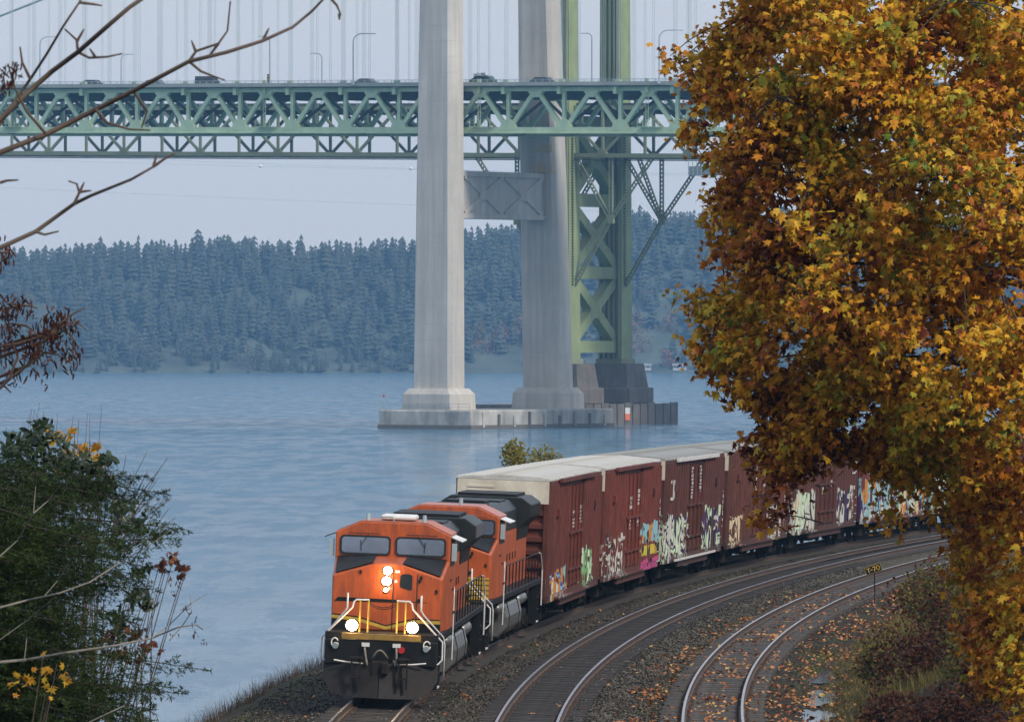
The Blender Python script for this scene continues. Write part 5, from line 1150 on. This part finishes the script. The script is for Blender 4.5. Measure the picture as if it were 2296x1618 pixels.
# olive bush seen over the box car roofs
p = px(1200, 1090, 272); gz = ground(p.x, p.y)
shrub('bush', 'olive yellow bush rising behind the box car roofs by the water', 'bush', p.x, p.y, gz, [(random.uniform(-1.0, .8), random.uniform(-.5, .5), (12.8 - gz) * (.45 + .47 * math.sqrt(q_ / 25)), .5, .5, .55) for q_ in range(26)], 3400, OVAL, .16, BUSHO, 8)
# ------------------------------------------------------------------ grasses
BLADE = ([(-.5, 0, 0), (.5, 0, 0), (.38, .12, .45), (-.38, .12, .45), (.0, .42, 1.0)], [(0, 1, 2, 3), (3, 2, 4)])
def grass(name, lab, n, fo, fs, hmin, hmax, wid, mat, clumpy=1.4):
    o = fo(n); s = fs(n); m_ = n2(o*1.3, s*.8, 9) + rng.normal(size=n)*.35 > -clumpy*.4; o = o[m_]; s = s[m_]; n = len(o)
    z = zt(o, s); rr = RB-o; ph = s/RB; P = np.column_stack([CX-rr*np.cos(ph), CY+rr*np.sin(ph), z-.02])
    th = rng.uniform(0, 6.28, n); h = rng.uniform(hmin, hmax, n)*np.where(o > 7.3, np.clip((o-7.3)/2.2, .25, 1), 1); w = wid*rng.uniform(.7, 1.5, n); ln = rng.uniform(.4, 2.0, n)*h; h = h*rng.uniform(.5, 1.0, n)
    R = np.zeros((n, 3, 3)); R[:, 0, 0] = np.cos(th)*w; R[:, 1, 0] = np.sin(th)*w; R[:, 0, 1] = -np.sin(th)*ln; R[:, 1, 1] = np.cos(th)*ln; R[:, 2, 2] = h
    g_ = scatter(name, BLADE[0], BLADE[1], R, P, rng.random(n), mat); tag(g_, lab, 'grass'); return g_
GT = LEAF('dry olive grass', [(0, (.07, .06, .015)), (.5, (.16, .135, .035)), (1, (.32, .25, .09))], .7, .3, .5, .4)
GB = LEAF('brown dead grass', [(0, (.05, .032, .020)), (.5, (.10, .065, .040)), (1, (.20, .14, .08))], .7, .3, .5, .4)
GG = LEAF('fresh green grass', [(0, (.07, .11, .018)), (.5, (.14, .19, .035)), (1, (.22, .25, .06))], .7, .3, .5, .4)
U = rng.uniform
grass('bank_grass', 'dry olive grass covering the slope below the maple', 38000, lambda n: 7.5 + np.abs(rng.normal(size=n))*2.8, lambda n: U(22, 130, n), .25, .75, .013, GT)
grass('shore_grass', 'tall brown dead grass along the bank above the water', 11000, lambda n: -8.6 - np.abs(rng.normal(size=n))*.8, lambda n: U(20, 140, n), .30, .85, .012, GB, .5)
grass('verge_grass', 'thin green and tan grass between the main track and siding', 5200, lambda n: rng.normal(3.0, .33, n), lambda n: U(12, 100, n), .05, .16, .012, GT, -.1)
grass('ditch_grass', 'bright green grass beside the puddled ditch', 3500, lambda n: rng.normal(7.3, .45, n), lambda n: rng.normal(62, 9, n), .05, .17, .014, GG, .6)
grass('shoulder_grass', 'sparse green grass on the shoulder beside the train', 3500, lambda n: rng.normal(-7.6, .35, n), lambda n: U(20, 110, n), .05, .16, .012, GG, -.1)
# ------------------------------------------------------------------ ballast stones
OCT = ([(1, 0, 0), (-.9, .1, 0), (0, 1, .1), (.1, -.95, 0), (.1, 0, .7), (0, 0, -.5)], [(0,2,4),(2,1,4),(1,3,4),(3,0,4),(2,0,5),(1,2,5),(3,1,5),(0,3,5)])
STONE = LEAF('ballast stone', [(0, (.012, .010, .008)), (.5, (.040, .034, .027)), (.85, (.095, .082, .066)), (1, (.20, .175, .145))], .85, 0, 1.5, .25)
n = 42000; o = np.where(rng.random(n) < .33, U(.85, 3.3, n), np.where(rng.random(n) < .6, U(-8.2, -.8, n), U(-7.6, 7.2, n))); s = 14 + rng.random(n)**1.25 * 130
z = zt(o, s); rr = RB-o; ph = s/RB; P = np.column_stack([CX-rr*np.cos(ph), CY+rr*np.sin(ph), z+.008])
st_ = scatter('ballast_stones', OCT[0], OCT[1], frames(rng.normal(size=(n, 3))*.4+np.array([0, 0, 1.]))*rng.uniform(.018, .052, (n, 1, 1)), P, rng.random(n), STONE); tag(st_, 'loose grey crushed stone between the tracks', 'ballast')
# ------------------------------------------------------------------ fallen leaves
FALL_STOPS = [(0, (.11, .03, .014)), (.3, (.30, .095, .03)), (.6, (.50, .20, .07)), (.85, (.60, .29, .12)), (1, (.60, .36, .10))]
FALLM = LEAF('fallen leaf', FALL_STOPS, .6, .1, .8, .3); FALLO = LEAF('fallen leaf single', FALL_STOPS, .6, .1, .8, .3, True)
def leafpos(n):
    q = rng.random(n)
    o = np.where(q < .24, rng.normal(4.65, .55, n), np.where(q < .42, rng.normal(2.95, .4, n), np.where(q < .88, rng.normal(7.0, .95, n), U(-7.5, 6, n))))
    s = 13 + rng.random(n)**1.5 * 105; z = zt(o, s) + .035; z = np.where((np.abs(o-TC) < 1.28) & (rng.random(n) < .7), np.maximum(z, 7.035), z)
    s = np.where((np.abs(o-TC) < .62) & (rng.random(n) < .5), s, s)
    rr = RB-o; ph = s/RB; return np.column_stack([CX-rr*np.cos(ph), CY+rr*np.sin(ph), z])
FL = fan([(a*.95, (c-.35)*.95, -.42*abs(a)*(1 if a > 0 else -.3) + .25*(c-.35)**2) for a, c in outl], (0, 0, .05))
n = 11000; P = leafpos(n); P = P[n2(P[:, 0]*1.5, P[:, 1]*.55, 3.0) + rng.normal(size=n)*.3 > -.02]; n = len(P)
fl_ = scatter('fallen_leaves', FL[0], FL[1], frames(rng.normal(size=(n, 3))*.45+np.array([0, 0, 1.]))*rng.uniform(.06, .14, (n, 1, 1)), P, rng.random(n), FALLM); tag(fl_, 'orange and brown fallen leaves strewn over the siding and ditch', 'leaves')
mb = MB(); mb.add(*FL); fm = mb.mesh('leaf', FALLO)
for p in leafpos(260):
    sc = random.uniform(.12, .2); o = inst('leaf', fm, gnd, (p[0], p[1], p[2]+.02), (random.uniform(-.4, .4), random.uniform(-.4, .4), random.uniform(0, 6)), (sc, sc, sc))
# puddles in the ditch
PUD = MAT('puddle water', (.02, .022, .022), .04, 0, .2, 2, spec=.6)
for (sc, oc, a, b_) in ((30, 7.42, 5.5, .5), (41, 7.50, 4.0, .5), (52, 7.4, 3.5, .45), (21, 7.38, 3.0, .45)):
    mb = MB(); n = 22; P = []
    for i in range(n):
        t_ = 2*math.pi*i/n; q = 1 + .25*math.sin(3*t_+sc) + random.uniform(-.15, .15); P.append(tuple(os2w(oc+b_*q*math.sin(t_), sc+a*q*math.cos(t_), float(zt(oc, sc))+.030)))
    mb.add(P, [tuple(range(n))]); o = mb.build('puddle', PUD); o['kind'] = 'structure'
# ------------------------------------------------------------------ left foreground trees
def to(x, y, Y): return px(x, y, Y)
# bare tree whose twigs cross the sky
BY = 40.0; bt = Vector((-5.2, 40.5, 0)); bt.z = ground(bt.x, bt.y); bare = empty('bare_tree', bt); tag(bare, 'bare leafless tree with twigs reaching across the sky', 'tree')
mb = MB(); mb.tube([(0, 0, -.4), (.1, 0, 4), (0, .1, 8), (.15, 0, 11.5), (.1, 0, 14)], [.22, .18, .13, .08, .04], 10); mb.build('trunk', BARK, bare, True)
branches = [([(0,280),(37,221),(68,178),(104,123),(141,61),(178,6),(200,-40)], 8, 4), ([(0,268),(61,209),(117,160),(175,117),(239,61),(289,18),(330,-10)], 13, 9), ([(-10,346),(104,301),(215,246),(307,200),(424,138),(510,117),(589,92),(657,61),(700,25),(735,-12)], 13, 5), ([(-10,560),(80,519),(166,457),(203,439),(295,402),(344,374)], 11, 5)]
for pl, w0, w1 in branches:
    W_b = [to(x, y, BY + .25*math.sin(i)) - bt for i, (x, y) in enumerate(pl)]; sz_ = BY/15000
    pts_ = [Vector((.05, 0, W_b[0].z - 1.3)), W_b[0].lerp(Vector((.05, 0, W_b[0].z-1.3)), .5) + Vector((0, 0, .2))] + W_b
    rs = [w0*.9*sz_, w0*.75*sz_] + [(w0 + (w1-w0)*i/(len(W_b)-1))*sz_*.5 for i in range(len(W_b))]
    mb = MB(); mb.tube(pts_, rs, 8); mb.build('branch', TWIG, bare, True)
twl = [[(424,138),(440,115),(490,98),(510,70),(516,10)], [(490,98),(470,125)], [(424,138),(450,160),(480,172),(498,178)], [(440,118),(432,98)], [(175,117),(200,130),(240,128),(268,122)], [(175,117),(172,90),(150,70)], [(172,95),(185,72)], [(215,130),(205,115)], [(104,301),(60,250),(30,190),(20,150)], [(166,457),(178,432),(172,412),(160,408)], [(178,432),(186,415)], [(180,430),(198,428)], [(80,519),(100,526),(125,520)], [(344,374),(350,352)], [(344,374),(372,354),(387,347)], [(215,246),(240,275),(290,290),(330,292)], [(735,-10),(755,12),(762,28)], [(0,410),(15,405),(35,404)], [(300,205),(330,250),(320,280)], [(68,178),(50,140),(46,112)], [(178,6),(210,10),(222,12)], [(589,92),(600,70)]]
for pl in twl:
    W_b = [to(x, y, BY + .1) - bt for x, y in pl]; k_ = len(W_b); mb = MB(); mb.tube(W_b, [(.0075*(1-i/k_)+.0035) for i in range(k_)], 6); mb.build('twig', TWIG, bare)
    e = W_b[-1]; mb = MB(); mb.tube([e, e + (W_b[-1]-W_b[-2]).normalized()*.02], [.007, .004], 6); mb.build('bud', TWIG, bare)
mb = MB(); mb.tube([to(762, 26, BY)-bt, to(761, 34, BY)-bt, to(761, 45, BY)-bt], [.004, .011, .005], 6); mb.build('seed', TWIG, bare)
WING = fan([(a, c, .1*a) for a, c in [(0, -.5), (.10, -.3), (.16, .1), (.10, .45), (0, .55), (-.08, .2), (-.06, -.3)]], (0, 0, .02))
SEEDM = LEAF('dry winged seed', [(0, (.045, .016, .012)), (1, (.11, .045, .03))], .7, .2, .8, .3)
def seeds(r, lst, Y, spread, per, size, base=WING, mat=SEEDM, name='winged_seeds'):
    P = []
    for (x, y) in lst:
        c = np.array(to(x, y, Y)) - np.array(r.location); P.append(c + rng.normal(size=(per, 3))*spread)
    P = np.concatenate(P); n = len(P); R = frames(rng.normal(size=(n, 3))*.8+np.array([0, -1., 0]), rng.normal(size=(n, 3))*.4+np.array([1., 0, 0]))
    return scatter(name, base[0], base[1], R*rng.uniform(.7, 1.2, (n, 1, 1))*size, P, rng.random(n), mat, r)
seeds(bare, [(5, 165), (15, 185), (25, 175), (38, 160), (10, 205), (4, 190), (30, 150)], BY, .02, 9, .05)
# seed-hung maple branch on the left edge
SY = 58.0; sb0 = Vector((-5.6, 58.5, 0)); sb0.z = ground(sb0.x, sb0.y); sd = empty('seed_maple', sb0); tag(sd, 'leafless maple with dark hanging seed bunches at the left edge', 'tree')
mb = MB(); mb.tube([(0, 0, -.4), (0, 0, 3), (.15, 0, 6), (.1, .1, 9), (.3, 0, 11.5)], [.14, .12, .1, .07, .03], 8); mb.build('trunk', BARK, sd, True)
for pl in [[(-20,890),(20,850),(60,820),(100,760),(140,730),(170,720),(195,740)], [(-20,780),(40,770),(90,755),(150,740),(180,722)], [(100,765),(130,730),(160,705),(190,690)], [(20,850),(40,800),(25,760)], [(60,820),(100,790),(130,795),(160,815)], [(-20,700),(20,690),(60,685),(85,690)], [(90,755),(60,730),(20,725)], [(-20,560),(0,565),(25,568)], [(140,732),(165,760),(163,800)], [(-20,870),(10,865),(25,880)]]:
    W_b = [to(x, y, SY) - sb0 for x, y in pl]; k_ = len(W_b); mb = MB(); mb.tube([W_b[0].lerp(Vector((.1, 0, W_b[0].z-.5)), .9)] + W_b, [.018] + [(.012*(1-i/k_)+.003) for i in range(k_)], 6); mb.build('branch', TWIG, sd)
seeds(sd, [(10,690),(30,685),(50,690),(8,720),(25,735),(55,760),(75,770),(95,745),(110,760),(130,740),(105,720),(120,765),(90,780),(150,735),(145,720),(125,790),(160,790),(70,800),(40,820),(30,840),(95,840),(85,790),(10,800),(5,770),(140,770),(160,810),(15,750),(35,700),(115,735),(10,565),(3,590)], SY, .05, 20, .075)
# douglas fir ------------------------------------------------------------
FY = 66.0; fb = Vector((-7.6, 67.2, 0)); fb.z = ground(fb.x, fb.y); fir = empty('fir_tree', fb); tag(fir, 'dark green fir with drooping needle boughs in the lower left', 'tree')
mb = MB(); mb.tube([(0, 0, -.5), (0, 0, 3), (.05, 0, 6), (0, 0, 9)], [.24, .2, .13, .05], 10); mb.build('trunk', BARK, fir, True)
NEEDLE = LEAF('fir needle', [(0, (.012, .022, .006)), (.6, (.030, .052, .011)), (.9, (.060, .088, .018)), (1, (.08, .11, .025))], .5, .15, .9, .45)
segs = []
def fbough(a, b, sag, wdt):
    pts_ = [a.lerp(b, q) + Vector((0, 0, sag*math.sin(q*3.14))) for q in np.linspace(0, 1, 24)]
    mb = MB(); mb.tube(pts_, [.022*(1-q)+.003 for q in np.linspace(0, 1, 24)], 5); mb.build('bough', BARK, fir)
    d = (b-a).normalized(); side = d.cross(Vector((0, 0, 1))).normalized()
    for i in range(9, 24):
        q = i/23; segs.append((pts_[i-1], pts_[i]))
        for s in (-1, 1):
            for rep in range(2):
                l = wdt*min(1, (1.07-q)*2.4)*random.uniform(.6, 1.1); p = pts_[i-1].lerp(pts_[i], random.random())
                ra = random.uniform(-1.2, 1.2); sv = side*math.cos(ra) + side.cross(d)*math.sin(ra)
                e = p + (d*.8 + sv*s*.8 + Vector((0, 0, random.uniform(-.45, .05)))).normalized()*l
                segs.append((p, e))
                for u_ in (.4, .75):
                    c = p.lerp(e, u_); dd_ = (e-p).normalized()
                    for s2 in (-1, 1):
                        segs.append((c, c + (dd_*.8 + d.cross(dd_).cross(dd_).normalized()*s2*.6 + Vector((random.uniform(-.2, .2), random.uniform(-.2, .2), random.uniform(-.2, .1)))).normalized()*l*.38*(1.1-u_)*1.4))
tips = [(330,1068),(385,1110),(425,1188),(360,1140),(300,1110),(405,1205),(330,1250),(350,1320),(250,1340),(280,1230),(230,1150),(180,1190),(120,1180),(60,1190),(360,1280),(300,1300),(455,1500),(420,1555),(350,1590),(250,1590),(150,1610),(60,1600),(100,1290),(180,1330),(60,1390),(20,1260),(140,1400),(220,1270),(300,1190),(380,1540),(120,1450),(10,1480),(200,1240),(260,1180)]
tips += [(random.uniform(-10, 330), random.uniform(1110, 1420)) for _ in range(26)] + [(random.uniform(-10, 380), random.uniform(1540, 1640)) for _ in range(16)] + [(random.uniform(-10, 240), random.uniform(1400, 1560)) for _ in range(12)] + [(random.uniform(150, 420), random.uniform(1540, 1650)) for _ in range(10)] + [(random.uniform(150, 330), random.uniform(1380, 1500)) for _ in range(8)]
for (x, y) in tips:
    e = to(x, y, FY + random.uniform(-1.4, .9)) - fb; a = Vector((0, 0, e.z + random.uniform(-.7, .5)))
    if y > 1480: a.z = e.z + random.uniform(.0, .5)
    fbough(a, e, random.uniform(.05, .3), .75)
SA = np.array([[*a, *b] for a, b in segs]); ln = np.linalg.norm(SA[:, 3:]-SA[:, :3], axis=1); cnt = np.maximum(3, (ln/.0135).astype(int)); cnt = np.minimum(cnt, 60)
ix = np.repeat(np.arange(len(SA)), cnt); q = rng.random(len(ix))[:, None]; P = SA[ix, :3]*(1-q) + SA[ix, 3:]*q; D = (SA[ix, 3:]-SA[ix, :3])/ln[ix, None]
nd = D*.75 + rng.normal(size=P.shape)*.55; nd /= np.linalg.norm(nd, axis=1, keepdims=True)
R = frames(rng.normal(size=P.shape), nd); NB = ([(0, -.125, 0), (0, .125, 0), (1.0, 0, 0)], [(0, 1, 2)])
print('needles', len(P))
scatter('needles', NB[0], NB[1], R*rng.uniform(.030, .050, (len(P), 1, 1)), P, np.clip(np.repeat(rng.random(len(SA)), cnt)*.7+rng.random(len(P))*.3, 0, 1), NEEDLE, fir)
# broad-leaved evergreen, yellow maple sapling, dry-leaved branches, bare stems
def lobes_px(lst, Y, ref): return [(*(to(x, y, Y + random.uniform(-.5, .5)) - ref), rx*Y/15000, .35, rz*Y/15000) for (x, y, rx, rz) in lst]
def sapling(name, lab, cat, X, Y, lst, nl, base, size, mat, stems, Yl):
    ref = Vector((X, Y, ground(X, Y))); return shrub(name, lab, cat, X, Y, ref.z, lobes_px(lst, Yl, ref), nl, base, size, mat, stems, None, (-.1, -.6, .5), TWIG, .9, True)
sapling('madrone_shrub', 'dark broad-leaved evergreen shrub behind the fir', 'shrub', -5.6, 72, [(30,1010,45,35),(90,985,40,35),(95,955,18,14),(140,1040,50,45),(60,1060,60,45),(200,1050,45,30),(180,1100,60,40),(30,1110,50,40),(110,1110,60,40),(235,1090,35,25),(270,1140,30,22),(240,1030,18,12)], 1500, OVAL, .12, DKG, 14, 71.5)
sapling('madrone_shrub', 'glossy dark-leaved sprays hanging below the fir boughs', 'shrub', -6.2, 70, [(310,1175,30,25),(345,1205,28,20),(270,1220,20,20),(300,1345,30,16),(330,1355,18,12),(270,1400,30,20),(320,1280,16,10),(310,1330,26,14),(260,1380,26,18)], 300, OVAL, .11, DKG, 8, 69.5)
sapling('maple_sapling', 'yellow-leaved maple sapling behind the dark evergreen shrub', 'sapling', -5.0, 74, [(120,985,25,22),(150,1020,30,30),(185,1010,28,18),(205,1040,30,28),(225,1035,16,16),(240,1080,12,14),(165,970,14,10),(130,1045,30,30),(200,1085,16,14),(215,1000,8,6),(235,1025,8,8)], 130, MAPLE, .09, YELL, 9, 73.5)
sapling('maple_sapling', 'low sapling with orange-yellow leaves under the fir', 'sapling', -5.8, 64, [(60,1520,36,18),(100,1500,30,20),(135,1505,26,20),(95,1470,18,10),(150,1530,20,14),(40,1545,24,12),(110,1545,22,14)], 44, MAPLE, .07, YELL, 4, 63.5)
sapling('dry_leaved_shrub', 'shrub with red-brown dry leaves by the fir tips', 'shrub', -5.6, 68, [(385,1255,22,14),(400,1275,18,14),(360,1265,18,14),(408,1290,8,8),(300,1420,30,22),(330,1450,24,18),(270,1465,26,18),(240,1430,22,18),(310,1480,20,12),(200,1460,24,16)], 240, MAPLE, .065, DRY, 12, 67.5)
# bare stems
bs = Vector((-5.2, 73, 0)); bs.z = ground(bs.x, bs.y); bsr = empty('bare_shrub', bs); tag(bsr, 'bare upright brown twigs rising through the yellow sapling', 'shrub')
for i in range(34):
    x0 = random.uniform(-20, 240); x1 = x0 + random.uniform(-30, 70); y1 = random.uniform(900, 1000) if x1 < 230 else random.uniform(1000, 1090)
    P = [to(x0, 1700, 72.6) - bs] + [to(x0+(x1-x0)*q + random.uniform(-4, 4), 1700+(y1-1700)*q, 72.6) - bs for q in (.3, .55, .8, 1)]
    P[0].z = -.1; mb = MB(); mb.tube(P, [.008, .007, .005, .004, .002], 5); mb.build('stem', TWIG, bsr)
for i in range(26):
    x0 = random.uniform(230, 300); y0 = random.uniform(1180, 1260); x1 = x0 + random.uniform(30, 130); y1 = y0 - random.uniform(60, 190); mb = MB()
    mb.tube([to(x0, y0, 72.2)-bs, to((x0+x1)/2+random.uniform(-6, 6), (y0+y1)/2, 72.2)-bs, to(x1, y1, 72.2)-bs], [.007, .005, .003], 5); mb.build('stem', TWIG, bsr)
for i in range(7):
    x0 = random.uniform(195, 340); mb = MB(); mb.tube([to(x0+random.uniform(-20, 20), 1640, 72.8)-bs, to(x0, 1500, 72.8)-bs, to(x0+random.uniform(-12, 25), random.uniform(1330, 1420), 72.8)-bs], [.010, .008, .004], 5); mb.build('stem', TWIG, bsr)
# pale lichen branches in front of the fir
pr = Vector((-5.4, 60, 0)); pr.z = ground(pr.x, pr.y); pal = empty('lichen_branch_tree', pr); tag(pal, 'pale lichen-covered branches crossing in front of the fir', 'tree')
mb = MB(); mb.tube([(0, 0, -.4), (0, 0, 3.0), (.1, 0, 6)], [.1, .08, .04], 8); mb.build('trunk', PALETWIG, pal, True)
for pl, w in [([(-15,1485),(60,1478),(150,1462),(250,1448),(340,1430),(400,1405),(440,1400),(455,1410)], .016), ([(-15,1365),(60,1345),(130,1330),(200,1305),(270,1260),(330,1225),(380,1190)], .012), ([(380,1435),(410,1400),(430,1370),(425,1330)], .006), ([(340,1430),(380,1400),(430,1350),(465,1330)], .006), ([(-10,1255),(40,1210),(75,1150),(80,1090)], .009), ([(75,1150),(110,1120),(140,1080)], .005), ([(100,1335),(130,1300),(160,1250)], .004), ([(200,1618),(280,1580),(320,1540)], .006), ([(340,1350),(350,1335),(330,1310)], .004), ([(55,1475),(60,1430),(55,1390)], .004), ([(-10,1440),(60,1390),(120,1340)], .005)]:
    Wb = [to(x, y, 60.0 + .2*math.sin(i*2)) - pr for i, (x, y) in enumerate(pl)]; k_ = len(Wb)
    if pl[0][0] < 0: Wb = [Vector((0, 0, Wb[0].z - .4))] + Wb; k_ += 1
    mb = MB(); mb.tube(Wb, [w*(1-.8*i/k_) for i in range(k_)], 6); mb.build('branch', PALETWIG, pal)
seeds(pal, [(425,1375),(430,1395),(415,1365),(395,1420),(440,1425),(455,1440),(380,1300),(395,1330),(400,1310)], 60, .02, 5, .05)
# ------------------------------------------------------------------ haze over the strait
m, t, b, o_ = newmat('haze'); t.nodes.remove(b); pv = t.nodes.new('ShaderNodeVolumePrincipled')
pv.inputs['Color'].default_value = (.34, .65, 1.0, 1); pv.inputs['Density'].default_value = HAZE_D; pv.inputs['Anisotropy'].default_value = 0.0
t.links.new(pv.outputs[0], o_.inputs['Volume'])
mb = MB(); mb.box(-3000, 3000, -500, 4600, -6, 165); hz = mb.build('haze', m); hz['kind'] = 'stuff'
